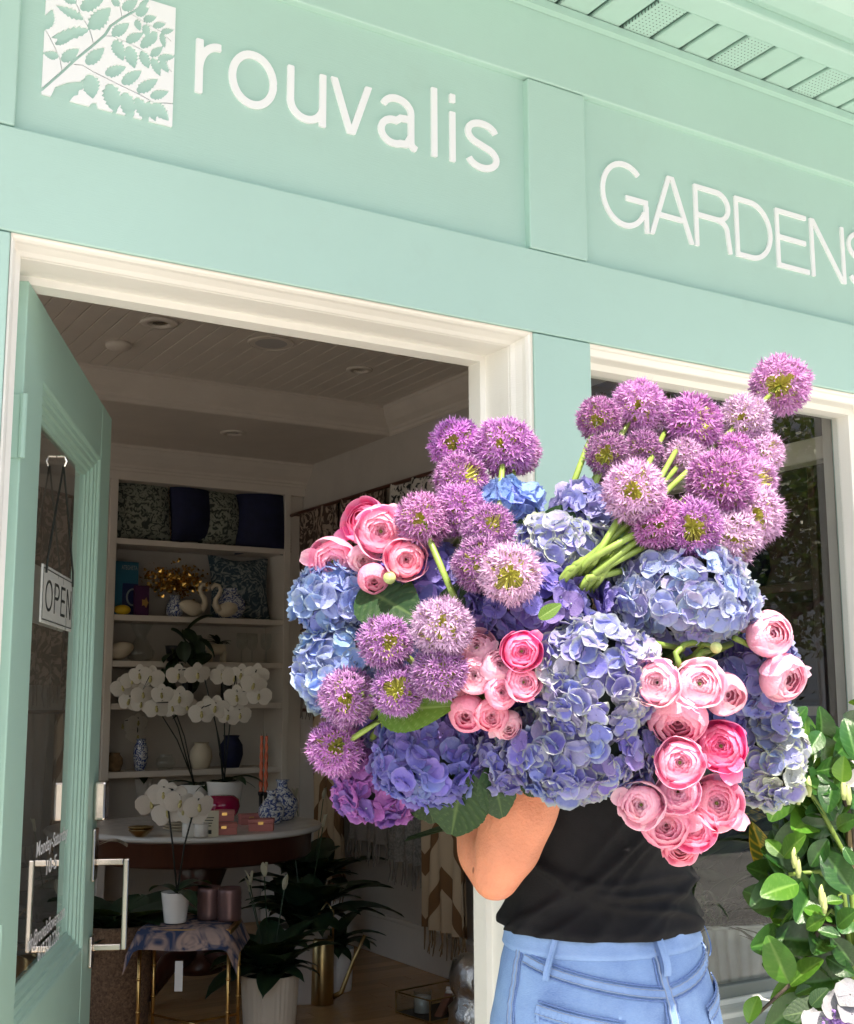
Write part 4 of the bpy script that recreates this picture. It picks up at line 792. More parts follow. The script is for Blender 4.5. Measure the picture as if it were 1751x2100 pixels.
throw(4.62, 5.18, 1.42, 2.62, 'throw_line', 'pale brown throw with dark branching line print beside the bookcase', seed=2); throw(4.02, 4.58, 1.50, 2.62, 'throw_line', 'second line print throw nearer the street on the high rail', seed=3); throw(3.45, 3.98, 1.50, 2.62, 'throw_bw', 'dark patterned throw on the high rail near the front', seed=4)
throw(4.55, 4.95, .35, 1.36, 'chevron', 'tan and brown chevron throw half hidden behind the corner plants', seed=5)
throw(4.05, 4.5, .62, 1.36, 'throw_plain', 'plain taupe throw on the low rail before the corner plants', seed=6)
throw(3.62, 4.0, .55, 1.36, 'throw_grey', 'short grey knitted throw with tassels beside the chevron one', seed=7)
throw(3.18, 3.6, .26, 1.37, 'chevron', 'long tan and brown chevron throw with tassels reaching near the floor', BX-.13, seed=8)
throw(2.78, 3.14, .50, 1.36, 'throw_bw', 'black and white line pattern throw nearest the doorway', fringe=False, seed=9)
# tray by the door and foil-wrapped vase
q = PZ(905, 2075, 0); tr = thing('glass_tray', 'low brass-edged glass box tray on the floor inside the door', 'tray', (q.x, q.y, 0), .15)
q2 = thing('tray_table', 'low dark bench inside the door carrying the glass tray', 'bench', (q.x, q.y, 0), .15)
bpy.data.objects.remove(q2)
for a, b, c, d in ((-.17, -.12, .17, -.12), (.17, -.12, .17, .12), (.17, .12, -.17, .12), (-.17, .12, -.17, -.12)):
    MB().tube([(a, b, .095), (c, d, .095)], .004, 6).build('rim', M_['brass'], tr); MB().tube([(a, b, .005), (c, d, .005)], .004, 6).build('rim', M_['brass'], tr); MB().tube([(a, b, .005), (a, b, .095)], .004, 6).build('post', M_['brass'], tr)
    MB().box(min(a, c)+.001, max(a, c)+.002, min(b, d)+.001, max(b, d)+.002, .008, .092).build('pane', M_['glass_thin'], tr)
MB().box(-.168, .168, -.118, .118, .001, .006).build('base', M_['black'], tr)
def in_tray(a, b, z=.0065): return tr.matrix_basis@Vector((a, b, z))
cnd = thing('jar_candle', 'white candle in a clear glass jar in the brass-edged tray', 'candle', Matrix.Translation(q)@Vector((-.10, .0, .0065))); MB().lathe([(.04, 0), (.042, .003), (.042, .10), (.039, .10), (.039, .006)], 24).build('jar', M_['glass_thin'], cnd, True); MB().lathe([(.001, .007), (.0375, .007), (.0375, .075), (.001, .076)], 24).build('wax', M_['white_cer'], cnd, True)
M_['rose_card'] = pm('rose_gold_card', (.36, .17, .13), .35, .1, metal=.3)
for i, (a, b, rz, rx, lab) in enumerate(((-.01, -.04, .6, .5, 'rose coloured tube box leaning on the jar candle in the tray'), (.05, .03, .8, .4, 'rose coloured tube box with white end leaning over the tray rim'), (.10, -.05, .5, .25, 'rose coloured tube box lying flat in the tray'))):
    t = thing('tube_box', lab, 'box', Matrix.Translation(q)@Vector((a, b, .03)), rz, 'rose tube boxes in the tray'); t.rotation_euler = (0, -rx, rz)
    MB().box(-.08, .07, -.018, .018, -.018, .018, bev=.003).build('body', M_['rose_card'], t); MB().box(.0705, .092, -.019, .019, -.019, .019, bev=.003).build('cap', M_['white_cer'], t)
q = PZ(978, 2100, 0.0)
fv = thing('silver_pot', 'crumpled silver foil wrapped pot just inside the door jamb', 'pot', PZ(972, 2130, 0)); rn = random.Random(9)
MB().lathe([(.06, 0), (.10, .05), (.105, .12), (.075, .165), (.09, .20), (.10, .25), (.085, .31), (.05, .34), (.001, .345)], 40, wob=lambda a, z: 1+.09*math.sin(5*a+30*z)+.05*math.sin(9*a-50*z)).build('foil', pm('crumpled_foil', (.66, .66, .67), .30, .1, 10, .9, 25, metal=1), fv, True)

# ------------------------------------------------------------------ the bouquet: every stem is a thing of its own
KPX = 1/F_PX
def dsurf(x, y): return 1.56+.20*((x-1150)/520)**2+.17*((y-1330)/420)**2
HYD = petal_mat('hydrangea_sepal', (.62, .70, .36), .6, .36, .20, (.60, 1.0), .022)
RAN = petal_mat('ranunculus_petal', (1.0, .76, .80), .42, .5, .08, (.45, 1.1), .006)
ALL = petal_mat('allium_floret', (.86, .66, .86), .5, .25, .14, (.5, 1.0), .02)
M_['pedicel'] = pm('allium_pedicel', (.88, .90, .26), .5, .15, 60, transl=.4); M_['allium_stem'] = pm('allium_stem', (.25, .36, .07), .42, .22, 25, spec=.5)
M_['hleaf'] = leaf_mat('hydrangea_leaf', (.016, .045, .016), (.07, .12, .04), .5, .10, .25); M_['hleaf_bright'] = leaf_mat('young_hydrangea_leaf', (.10, .20, .03), (.28, .40, .12), .45, .35, .3)
M_['core'] = pm('shaded_core_stalks', (.05, .07, .05), .9, .4, 60); M_['eye'] = pm('floret_eye', (.30, .33, .45), .6, .2, 300)
M_['ran_eye'] = pm('ranunculus_eye', (.20, .22, .05), .6, .4, 200, bump=.5, bs=400); M_['bud'] = pm('green_bud', (.45, .52, .20), .45, .15, 60)

def floret_mesh(seed):
    rn = random.Random(seed); m = MB(); curl = rn.uniform(-.15, .5)
    for k in range(4):
        a = k*math.pi/2+rn.uniform(-.18, .18); L = rn.uniform(.85, 1.05); wd = rn.uniform(.70, .86); c = curl+rn.uniform(-.25, .3); ph = rn.uniform(0, 6); lift = rn.uniform(-.10, .14); rf = rn.uniform(.02, .07)
        ca, sa = math.cos(a), math.sin(a)
        def fn(u, v):
            s = (v-.5)*2; hw = wd*math.sin(math.pi*min(1, u**.85*.80+.10))**.62*(1 if u > .02 else .2); x = .05+u*L-.10*s*s*u; y = s*hw
            z = lift*u+c*u*u*.55+.24*s*s*u+rf*math.sin(4*s+ph)*u
            return (x*ca-y*sa, x*sa+y*ca, z)
        m.grid(fn, 5, 4, t=lambda u, v: max(u, .55*u+.62*abs(v-.5)*2*(.3+.7*u)))
    return m.mesh('floret', HYD, True)
FLOR = [floret_mesh(s) for s in range(14)]
EYE = MB().ball((0, 0, .06), .085, 4, 6).mesh('floret_eye', M_['eye'], True)
def hleaf_mesh(seed, mat):
    rn = random.Random(seed); nu, nv = 44, 20; curl = rn.uniform(.05, .3); fold = rn.uniform(.05, .22); tw = rn.uniform(-.2, .2)
    def ridge(u, v):                                                  # side veins leave the midrib forward
        s = abs(v-.5)*2; q = (u-.30*s)*8.5; return abs(q-round(q))
    def fn(u, v):
        s = (v-.5)*2; hw = .36*math.sin(math.pi*min(1, u**.80*.94+.03))**.80; tooth = 1+(.055*((u*26) % 1)-.03)*(abs(s) > .9)*(u < .97)
        z = fold*abs(s)*hw-curl*u*u*.35+.035*(ridge(u, v)-.25)*min(1, abs(s)*4)*math.sin(math.pi*u)+tw*s*hw*u
        return (u, s*hw*tooth, z)
    return MB().grid(fn, nu, nv, t=lambda u, v: (.9 if abs(v-.5) < .018 else (.45 if ridge(u, v) < .055 and abs(v-.5) > .02 else 0))*(1 if u > .02 else 0)).mesh('leaf', mat, True)
HLF = {(m_, s): hleaf_mesh(s, M_[m_]) for m_ in ('hleaf', 'hleaf_bright') for s in range(3)}
def put_leaf(parent, me, base, tip, face, name='leaf', wide=1):
    x = tip-base; L = x.length; x = x/L; z = face-x*face.dot(x); z.normalize(); y = z.cross(x)
    W = Matrix(((x.x*L, y.x*L*wide, z.x*L, base.x), (x.y*L, y.y*L*wide, z.y*L, base.y), (x.z*L, y.z*L*wide, z.z*L, base.z), (0, 0, 0, 1)))
    return link(name, me, parent, Matrix.Translation(-Vector(parent.location))@W)
GATHER = P(1165, 1490, 1.84)
def hydrangea(x, y, rx, ry, col, edge, label, dz=0, leaves=(), col2=None, seed=0, dens=1.0, green=0):
    d = dsurf(x, y)+dz; k = d*KPX; ax, ay = rx*k*1.16, ry*k*1.16; az = (ax+ay)/2*.82; c = P(x, y, d+az*.75); rn = random.Random(100+seed)
    t = thing('hydrangea', label, 'hydrangea', c, 0, 'hydrangeas in the bouquet'); rho = .0168
    rad = (ax+ay+az)/3; n = int(4*(rad/rho)**2*3.0*dens); ga = math.pi*(3-5**.5); tc = (CAM-c).normalized()
    for i in range(n):
        z = 1-2*(i+.5)/n; q = math.sqrt(1-z*z); a = i*ga+rn.uniform(-.25, .25); dv = (RIGHT*(q*math.cos(a))+UP*z+FWD*(q*math.sin(a))).normalized()
        if dv.dot(tc) < -.30: continue
        lump = 1+.06*math.sin(5*dv.x+seed)+.06*math.sin(6*dv.z+2*seed)
        p = (RIGHT*dv.dot(RIGHT)*(ax-rho*.6)+UP*dv.dot(UP)*(ay-rho*.6)+FWD*dv.dot(FWD)*az)*lump*rn.uniform(.90, 1.04)
        nn = (p.normalized()+Vector((rn.gauss(0, .30), rn.gauss(0, .30), rn.gauss(0, .30)))).normalized()
        f = rn.random(); cc = col if (col2 is None or f > .4) else col2; s = rho*rn.uniform(.86, 1.16)
        o = link('floret', FLOR[rn.randrange(14)], t, frame(p, nn, rn.uniform(0, 6.28))@Matrix.Scale(s, 4), (*cc, min(1, edge*rn.uniform(.35+.3*green, 1.0+.2*green))))
        if i % 3 == 0: link('eye', EYE, o)
    MB().ball((0, 0, 0), 1, 10, 14).xf(Matrix(((RIGHT.x*ax*.74, UP.x*ay*.74, FWD.x*az*.74, 0), (RIGHT.y*ax*.74, UP.y*ay*.74, FWD.y*az*.74, 0), (RIGHT.z*ax*.74, UP.z*ay*.74, FWD.z*az*.74, 0), (0, 0, 0, 1)))).build('shaded_stalk_core', M_['core'], t, True)  # dark ball for the stalks, coloured to read as shade inside the head
    g = GATHER-c; MB().tube([FWD*az*.5, g*.5+FWD*.03, g+Vector((rn.uniform(-.03, .03), 0, rn.uniform(-.05, .03)))], [.005, .0055, .006], 8).build('stem', M_['stem'], t, True)
    for m_, bx, by, tx, ty, bd, td, wide in leaves:
        b = P(bx, by, dsurf(bx, by)+bd); e = P(tx, ty, dsurf(tx, ty)+td); put_leaf(t, HLF[(m_, rn.randrange(3))], b, e, (CAM-b).normalized()+Vector((rn.uniform(-.3, .3), 0, rn.uniform(0, .5))), wide=wide)
    return t
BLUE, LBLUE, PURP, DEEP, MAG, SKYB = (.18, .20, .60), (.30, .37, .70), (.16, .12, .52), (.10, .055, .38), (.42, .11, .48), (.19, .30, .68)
LAV = (.29, .27, .62)
hydrangea(698, 1228, 92, 88, SKYB, .30, 'sky blue hydrangea tucked under the pink ranunculus sprays by the bookcase', col2=LBLUE, seed=1)
hydrangea(698, 1370, 88, 96, SKYB, .55, 'sky blue hydrangea with green tinted sepals under the sky blue one', col2=LBLUE, seed=2)
hydrangea(868, 1185, 88, 78, DEEP, .12, 'deep violet hydrangea behind the pink ranunculus and a leaning allium stem', dz=.035, seed=3, col2=PURP, leaves=(('hleaf', 742, 1205, 852, 1262, .0, -.01, 1.1), ('hleaf', 905, 1262, 955, 1195, .03, .02, .9)))
hydrangea(1092, 1238, 150, 78, PURP, .16, 'deep violet-blue hydrangea in the middle, under the allium stems', dz=.02, seed=4, col2=DEEP, leaves=(('hleaf_bright', 1105, 1268, 1150, 1238, -.03, -.035, .8),))
hydrangea(1150, 1135, 98, 72, LAV, .75, 'pale blue-green hydrangea behind the bundle of allium stems', dz=.055, seed=5, col2=BLUE, green=.6)
hydrangea(1045, 1042, 62, 56, SKYB, .05, 'small clear blue hydrangea high behind the left alliums', dz=.05, seed=6, leaves=(('hleaf', 1040, 1035, 1106, 1066, .06, .06, 1.0),))
hydrangea(1200, 1042, 66, 48, LAV, .25, 'small lavender hydrangea behind the tall allium stems by the pilaster', dz=.06, seed=7, leaves=(('hleaf', 1180, 1070, 1115, 1050, .06, .07, 1.0),))
hydrangea(1400, 1222, 150, 92, LBLUE, .45, 'large pale blue hydrangea under the densest allium cluster', dz=-.01, seed=8, col2=LAV, green=.5)
hydrangea(1212, 1385, 126, 120, (.16, .15, .58), .62, 'large blue hydrangea with lime tipped sepals at the centre', dz=-.03, seed=9, col2=LAV, green=.6)
hydrangea(1192, 1530, 156, 96, PURP, .60, 'large violet-blue hydrangea over the arm, lowest at the centre', dz=-.025, seed=10, col2=BLUE, leaves=(('hleaf', 1005, 1568, 1035, 1682, .02, -.01, .95), ('hleaf', 1070, 1560, 1125, 1625, .02, .03, 1.1), ('hleaf', 1285, 1500, 1330, 1560, .04, .03, .9)))
hydrangea(882, 1548, 110, 100, PURP, .14, 'rich violet-blue hydrangea above the big hanging leaves', dz=-.01, seed=11, col2=BLUE, leaves=(('hleaf', 950, 1575, 925, 1716, .0, -.02, .92), ('hleaf', 800, 1520, 848, 1640, .025, .02, 1.1), ('hleaf', 880, 1625, 850, 1682, .04, .03, 1.2), ('hleaf_bright', 775, 1458, 918, 1448, -.03, -.03, .75), ('hleaf', 865, 1600, 890, 1690, .03, .02, .8)))
hydrangea(775, 1592, 84, 90, MAG, .04, 'magenta-purple hydrangea at the lowest tip beside the open doorway', dz=.015, seed=12, col2=(.20, .07, .42))
hydrangea(1040, 1555, 62, 66, PURP, .40, 'small violet hydrangea wedged between the pink cluster and hanging leaves', dz=.03, seed=13, col2=LAV)
hydrangea(1545, 1365, 88, 92, BLUE, .38, 'blue hydrangea behind the pale pink ranunculus pair by the window', dz=.02, seed=14, col2=PURP)
hydrangea(1568, 1540, 78, 104, LAV, .95, 'greenish blue hydrangea behind the hot pink ranunculus by the window', dz=.02, seed=15, col2=(.24, .30, .60), leaves=(('hleaf', 1540, 1600, 1600, 1640, .06, .06, .9),))
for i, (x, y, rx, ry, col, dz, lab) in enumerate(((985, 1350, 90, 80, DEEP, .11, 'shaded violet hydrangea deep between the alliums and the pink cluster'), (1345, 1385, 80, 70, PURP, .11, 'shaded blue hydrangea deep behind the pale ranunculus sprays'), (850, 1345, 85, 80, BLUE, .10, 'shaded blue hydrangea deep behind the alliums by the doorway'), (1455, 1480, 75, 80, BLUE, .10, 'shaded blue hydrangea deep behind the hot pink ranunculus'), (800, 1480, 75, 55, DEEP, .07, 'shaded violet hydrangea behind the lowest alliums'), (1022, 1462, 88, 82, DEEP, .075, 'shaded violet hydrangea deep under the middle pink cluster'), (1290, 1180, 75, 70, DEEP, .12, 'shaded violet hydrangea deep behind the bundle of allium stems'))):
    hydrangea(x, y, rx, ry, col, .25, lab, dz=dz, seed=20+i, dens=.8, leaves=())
# loose leaves filling the shaded gaps belong to one more stem without a visible bloom
gt = thing('leafy_stem', 'dark leafy hydrangea stem filling the gaps between the blooms', 'stem', GATHER, 0)
MB().tube([Vector((0, 0, -.1)), Vector((0, 0, 0)), P(1290, 1250, 1.78)-GATHER], .006, 8).build('stem', M_['stem'], gt, True)
rn = random.Random(31)
for bx, by, tx, ty, bd in ((1300, 1320, 1400, 1310, .05), (1330, 1290, 1370, 1350, .06), (1255, 1230, 1300, 1290, .08), (990, 1200, 960, 1260, .06), (1240, 1090, 1290, 1140, .10), (1450, 1330, 1500, 1300, .08), (1320, 1480, 1360, 1560, .08), (930, 1290, 1000, 1270, .08), (1260, 1160, 1330, 1180, .08), (1020, 1500, 1060, 1480, .07)):
    bd += .05; b = P(bx, by, dsurf(bx, by)+bd); e = P(tx, ty, dsurf(tx, ty)+bd-.02); put_leaf(gt, HLF[('hleaf', rn.randrange(3))], b, e, (CAM-b).normalized()+Vector((rn.uniform(-.4, .4), 0, rn.uniform(0, .5))))

# alliums
def allium_meshes(seed):
    eye = (.925, .97, .90, 1.1, .955)[seed % 5]; rn = random.Random(seed); fl_ = MB(); pd = MB(); n = 300; ga = math.pi*(3-5**.5)
    for i in range(n):
        z = 1-2*(i+.5)/n; q = math.sqrt(1-z*z); a = i*ga; d = Vector((q*math.cos(a), q*math.sin(a), z)); d = (d+Vector((rn.gauss(0, .07), rn.gauss(0, .07), rn.gauss(0, .07)))).normalized()
        rr = rn.uniform(.60, .82); bald = d.z > eye+rn.uniform(-.04, .04)                       # +Z: the thin side where the pedicels show
        if bald: rr = rn.uniform(.52, .74)
        b = d.orthogonal().normalized(); b = (b*math.cos(i)+d.cross(b)*math.sin(i)); c = d.cross(b); e = d*rr
        pd.tube([d*.05, e], [.008, .020 if bald else .010], 3, cap=False)
        if bald and rn.random() < .70: continue
        if bald:
            fl_.add([e+d*.10, e+b*.035+d*.03, e+c*.035+d*.03, e-b*.035+d*.03, e-c*.035+d*.03, e], [(0, 1, 2), (0, 2, 3), (0, 3, 4), (0, 4, 1), (5, 2, 1), (5, 3, 2), (5, 4, 3), (5, 1, 4)], [1, .9, .9, .9, .9, .5]); continue
        op = rn.uniform(.55, 1.15)
        for k in range(6):
            th_ = k*math.pi/3+rn.uniform(-.15, .15); o = b*math.cos(th_)+c*math.sin(th_); side = d.cross(o); L = rn.uniform(.21, .33)
            tip = e+o*(L*math.sin(op))+d*(L*math.cos(op)); mid = e+(tip-e)*.5; wv = side*.036
            fl_.add([e, mid+wv, tip, mid-wv], [(0, 1, 2, 3)], [0, .35, .9, .35])
            if k % 2 == 0:
                s_tip = e+(d*1.0+o*.22).normalized()*rn.uniform(.24, .40); fl_.add([e+side*.006, s_tip, e-side*.006], [(0, 1, 2)], [.1, 1, .1])
        fl_.add([e+d*.05+b*.022, e+d*.05+c*.022, e+d*.05-b*.022, e+d*.05-c*.022, e+d*.09], [(0, 1, 4), (1, 2, 4), (2, 3, 4), (3, 0, 4)], [.2]*5)
    return fl_.mesh('florets', ALL), pd.mesh('pedicels', M_['pedicel'])
ALM = [allium_meshes(s) for s in range(5)]
def allium(x, y, r, label, group, base, dz=0, bald=(0, 0), col=(.42, .13, .46), seed=0, mid=None):
    d = dsurf(x, y)+dz; c = P(x, y, d); rm = r*d*KPX*(1.14+.10*((seed*37) % 10)/10); rn = random.Random(500+seed)
    t = thing('allium', label, 'allium', c, 0, group); f, p = ALM[seed % 5]
    z = ((CAM-c).normalized()+RIGHT*bald[0]+UP*bald[1]).normalized(); M = frame(Vector((0, 0, 0)), z, rn.uniform(0, 6.28))@Matrix.Scale(rm, 4)
    vv_ = rn.uniform(.62, .98); cc = tuple(q*vv_*rn.uniform(.93, 1.07) for q in col)
    link('florets', f, t, M, (*cc, .75), kind='stuff'); link('pedicels', p, t, M, kind='stuff')
    MB().ball((0, 0, 0), rm*.10, 6, 8).build('receptacle', M_['pedicel'], t, True)
    b = P(*base)-c; m_ = (P(*mid)-c) if mid else b*.5+Vector((rn.uniform(-.008, .008), 0, rn.uniform(-.01, .01)))
    pts = [Vector((0, 0, 0)), b*.0+m_*.5, m_, (m_+b)*.5, b, GATHER-c]
    MB().tube([Vector((0, 0, 0)), m_*.6, m_*.5+b*.25 if not mid else m_*1.0, b, (P(base[0]-38, base[1]+52, base[2]+.07)-c)], [.0038, .0042, .0046, .0050, .0052], 8).build('stem', M_['allium_stem'], t, True)
G1 = 'alliums on the doorway side, standing tall'; G2 = 'alliums in the low clump over the sky blue hydrangea'; G3 = 'alliums of the big cluster before the window'
for i, (x, y, r, bx, by, bz, bal, dz, lab) in enumerate(((934, 911, 53, 960, 1080, .03, (-.1, .1), .03, 'mauve allium with open greenish centre, topmost beside its twin at the doorway'), (1034, 918, 57, 1022, 1090, .03, (-.2, .25), .03, 'mauve allium on two bare stems against the white jamb'), (944, 985, 52, 990, 1120, .02, (.7, .6), .03, 'mauve allium stacked under the topmost pair'), (941, 1046, 53, 990, 1150, .01, (.9, -.3), .015, 'mauve allium in the middle of the stacked column'),
        (867, 1068, 53, 936, 1236, -.005, (-.1, .1), -.02, 'mauve allium on a leaning stem touching the pink ranunculus'), (1002, 1087, 50, 1040, 1180, .02, (.2, .5), .0, 'shaded plum allium above the small dark pair'), (986, 1158, 55, 1060, 1230, .01, (-.2, -.1), -.01, 'shaded plum allium left of the lowest of its column'), (1047, 1177, 57, 1090, 1240, .0, (-.1, -.15), -.03, 'plum allium with greenish centre, lowest of its column'), (1062, 926, 44, 1044, 1090, .05, (1, .4), .07, 'mauve allium tucked behind the one against the jamb'))):
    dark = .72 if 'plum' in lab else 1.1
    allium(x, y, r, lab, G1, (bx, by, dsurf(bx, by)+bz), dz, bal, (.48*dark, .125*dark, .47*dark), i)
for i, (x, y, r, bal, lab) in enumerate(((790, 1317, 54, (.25, .0), 'mauve allium over the sky blue hydrangea, left of the lime eyed one'), (906, 1286, 57, (.05, .25), 'mauve allium with wide lime green eye, highest of the low clump'), (816, 1415, 50, (-.1, .1), 'purple allium with dark green eye at the bottom of the low clump'), (902, 1379, 54, (.25, -.1), 'purple allium between the lime eyed one and the pink ranunculus'), (712, 1429, 54, (.0, -.1), 'pale mauve allium standing clear of the blue hydrangea'), (688, 1533, 53, (.0, .1), 'pale pink allium with lime centre, lowest, on a bright stem'))):
    b = (800, 1462) if i == 5 else ((800, 1418) if i == 4 else (900, 1400))
    allium(x, y, r, lab, G2, (*b, dsurf(*b)+(.0 if i > 3 else .06)), -.045 if i < 4 else -.03, bal, (.50, .17, .50) if i > 3 else (.43, .14, .48), 10+i)
for i, (x, y, r, bal, dz, lab) in enumerate(((1228, 860, 45, (-.1, .0), 0, 'mauve allium with lime eye at the pilaster edge'), (1309, 832, 50, (0, 0), 0, 'mauve allium with straw eye above the lime eyed one'), (1245, 931, 42, (-.1, -.1), .03, 'dark plum allium under the lime eyed one'), (1316, 925, 42, (-.3, .1), .05, 'plum allium half hidden beside the dark one'), (1375, 864, 40, (-.6, .1), .03, 'mauve allium seen from the side, left of the fuller head'), (1418, 867, 56, (1, 1), 0, 'full mauve allium without visible eye near the window top'),
        (1527, 860, 50, (-.15, .05), 0, 'mauve allium with tufted lime eye near the window top'), (1600, 790, 55, (0, 0), -.01, 'mauve allium standing highest before the window frame'), (1405, 940, 40, (.3, -.3), .04, 'purple allium peeping out left in the cluster'), (1559, 931, 46, (.9, .6), .03, 'mauve allium at the window side of the cluster'), (1300, 1008, 63, (0, .08), -.04, 'largest pink-mauve allium with fine lime eye, above the stems'), (1345, 1071, 50, (.1, -.15), -.01, 'purple allium with dark fan of pedicels beside the stems'),
        (1421, 1081, 56, (.05, -.05), -.03, 'mauve allium with lime fan, lowest at the middle of the cluster'), (1476, 992, 68, (.3, .4), -.03, 'broad mauve allium at the heart of the cluster'), (1542, 1056, 60, (.2, 0), -.01, 'purple allium with brown centre facing the window'), (1498, 1105, 56, (.9, -.6), .0, 'plum allium lowest of the window cluster over pale hydrangea'), (1501, 935, 46, (.8, .8), .03, 'mauve allium tucked behind the heart of the cluster'), (1537, 990, 50, (1, .2), .02, 'mauve allium behind the heart of the cluster, window side'))):
    b = (1150+14*(i % 4), 1062+8*(i % 3), 1.74) if i < 4 else (1166+13*(i % 6), 1186-9*(i % 5), 1.575+.012*(i % 3)); md = None
    if i >= 4: md = ((x*.42+b[0]*.58), (y*.42+b[1]*.58)+8, 1.675+.012*(i % 4))
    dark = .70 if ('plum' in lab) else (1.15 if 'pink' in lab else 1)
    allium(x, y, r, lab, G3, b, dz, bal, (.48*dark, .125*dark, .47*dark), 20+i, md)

# ranunculus
def ran_petal(ring, seed):
    rn = random.Random(900+ring*7+seed); rho = .20+.80*(ring/6)**.9; top = [.30, .42, .52, .62, .74, .90, 1.10][ring]+rn.uniform(-.05, .05); half = [1.5, 1.25, 1.1, 1.0, .95, .85, .80][ring]; ph = rn.uniform(0, 6)
    def fn(u, v):
        s = (v-.5)*2; edge = top+.16*abs(s)**2.5+.03*math.sin(5*s+ph); th_ = lerp(2.75, edge, u**.9); a = s*half*math.sin(math.pi*(u*.68+.14))**.5; r_ = rho*(1+.035*math.sin(3*a+ph)-(.055*u**4 if ring < 6 else 0))
        if ring == 6: r_ *= 1+.13*u**3
        return (r_*math.sin(th_)*math.cos(a), r_*math.sin(th_)*math.sin(a), r_*math.cos(th_)*(.80+.02*ring))
    return MB().grid(fn, 9, 7, t=lambda u, v: u*(.75+.25*u)).mesh('petal', RAN, True)
RPM = [[ran_petal(k, s) for s in range(3)] for k in range(7)]
def loose_petal(seed):
    rn = random.Random(seed); return MB().grid(lambda u, v: (u*1.0, (v-.5)*.95*math.sin(math.pi*(u*.8+.1))**.6, .35*u*u+.25*(v-.5)**2+.05*math.sin(7*v+seed)), 7, 6, t=lambda u, v: u).mesh('petal', RAN, True)
LPM = [loose_petal(s) for s in range(3)]
def ranunculus(x, y, r, face, col, label, group, base, dz=0, kind='open', seed=0, loose=0):
    d = dsurf(x, y)+dz; c = P(x, y, d); rm = r*1.16*d*KPX; rn = random.Random(700+seed); t = thing('ranunculus', label, 'ranunculus', c, 0, group)
    z = ((CAM-c).normalized()+RIGHT*face[0]+UP*face[1]).normalized(); M0 = frame(Vector((0, 0, 0)), z, rn.uniform(0, 6.28))@Matrix.Scale(rm*.98, 4)
    rings = range(7) if kind == 'open' else (range(0, 6) if kind == 'cup' else (0, 1, 2, 3)); cnt = [3, 4, 5, 6, 6, 7, 7]; grow = {'open': 1, 'cup': 1.18, 'bud': 1.65}[kind]
    for k in rings:
        for j in range(cnt[k]):
            a = 2*math.pi*j/cnt[k]+k*.9+rn.uniform(-.12, .12); cc = tuple(min(1, q*(1.0+(-.10+.03*k))*rn.uniform(.95, 1.05)) for q in col)
            link('petal', RPM[k][rn.randrange(3)], t, M0@Matrix.Rotation(a, 4, 'Z')@Matrix.Rotation(rn.uniform(-.10, .09)*(k > 1), 4, 'Y')@Matrix.Rotation(rn.uniform(-.08, .08), 4, 'X')@Matrix.Scale(grow*rn.uniform(.96, 1.04), 4), (*cc, .42 if k > 3 else .22))
    for j in range(loose): link('petal', LPM[j % 3], t, M0@Matrix.Rotation(rn.uniform(0, 6.28), 4, 'Z')@Matrix.Translation((.55, 0, .1))@Matrix.Rotation(rn.uniform(-.5, .3), 4, 'Y')@Matrix.Scale(rn.uniform(.7, .95), 4), (*col, .5))
    if kind == 'open' and seed % 3 != 1: link('eye', MB().ball((0, 0, .10), (.09, .09, .08), 6, 10).mesh('eye', M_['ran_eye'], True), t, M0)
    b = P(*base)-c; back = -z*rm*.8
    MB().tube([back*.6, back+b*.15, b*.6+back*.5, b, b+(GATHER-c-b)*.4], [.0034, .0034, .0036, .004, .004], 7).build('stem', M_['stem'], t, True)
    cal = MB()
    for j in range(5):
        a = j*1.2566; o = (z.orthogonal().normalized()); o = o*math.cos(a)+z.cross(o)*math.sin(a); cal.add([back*.95, back*.7+o*rm*.5+z.cross(o)*rm*.12, back*.4+o*rm*.78, back*.7+o*rm*.5-z.cross(o)*rm*.12], [(0, 1, 2, 3)])
    cal.build('calyx', M_['bud'], t)
    return t
PK, PL, HOT, ROSE = (.98, .39, .58), (.98, .57, .70), (.98, .09, .40), (.98, .34, .50)
R1 = 'ranunculus in the spray beside the doorway'; R2 = 'ranunculus in the middle pink cluster'; R3 = 'ranunculus in the spray before the black top'; R4 = 'pale ranunculus pair by the window'
for i, (x, y, r, fc, col, dz, kd, lo, lab) in enumerate(((781, 1090, 47, (.0, .0), PK, -.02, 'open', 1, 'large pink ranunculus with tight swirled centre over the sky blue hydrangea'), (748, 1070, 40, (-.6, .5), HOT, .015, 'open', 1, 'hot pink ranunculus behind the large swirled one'), (683, 1150, 42, (-.15, -.25), PK, -.01, 'open', 2, 'pink ranunculus with raised petals nearest the bookcase'), (744, 1146, 27, (.1, -.3), PL, .005, 'cup', 0, 'half opened pale pink ranunculus between two open ones'), (832, 1147, 38, (.1, -.1), ROSE, -.015, 'open', 0, 'coral pink ranunculus beside the leaning allium stem'), (812, 1092, 27, (.7, 0), PK, .015, 'cup', 0, 'pink ranunculus half hidden behind the leaning allium'), (767, 1187, 28, (0, -.5), PK, -.01, 'bud', 0, 'closed pink ranunculus bud hanging lowest in its spray'))):
    ranunculus(x, y, r, fc, col, lab, R1, (800, 1185, dsurf(800, 1185)+.03), dz, kd, i, lo)
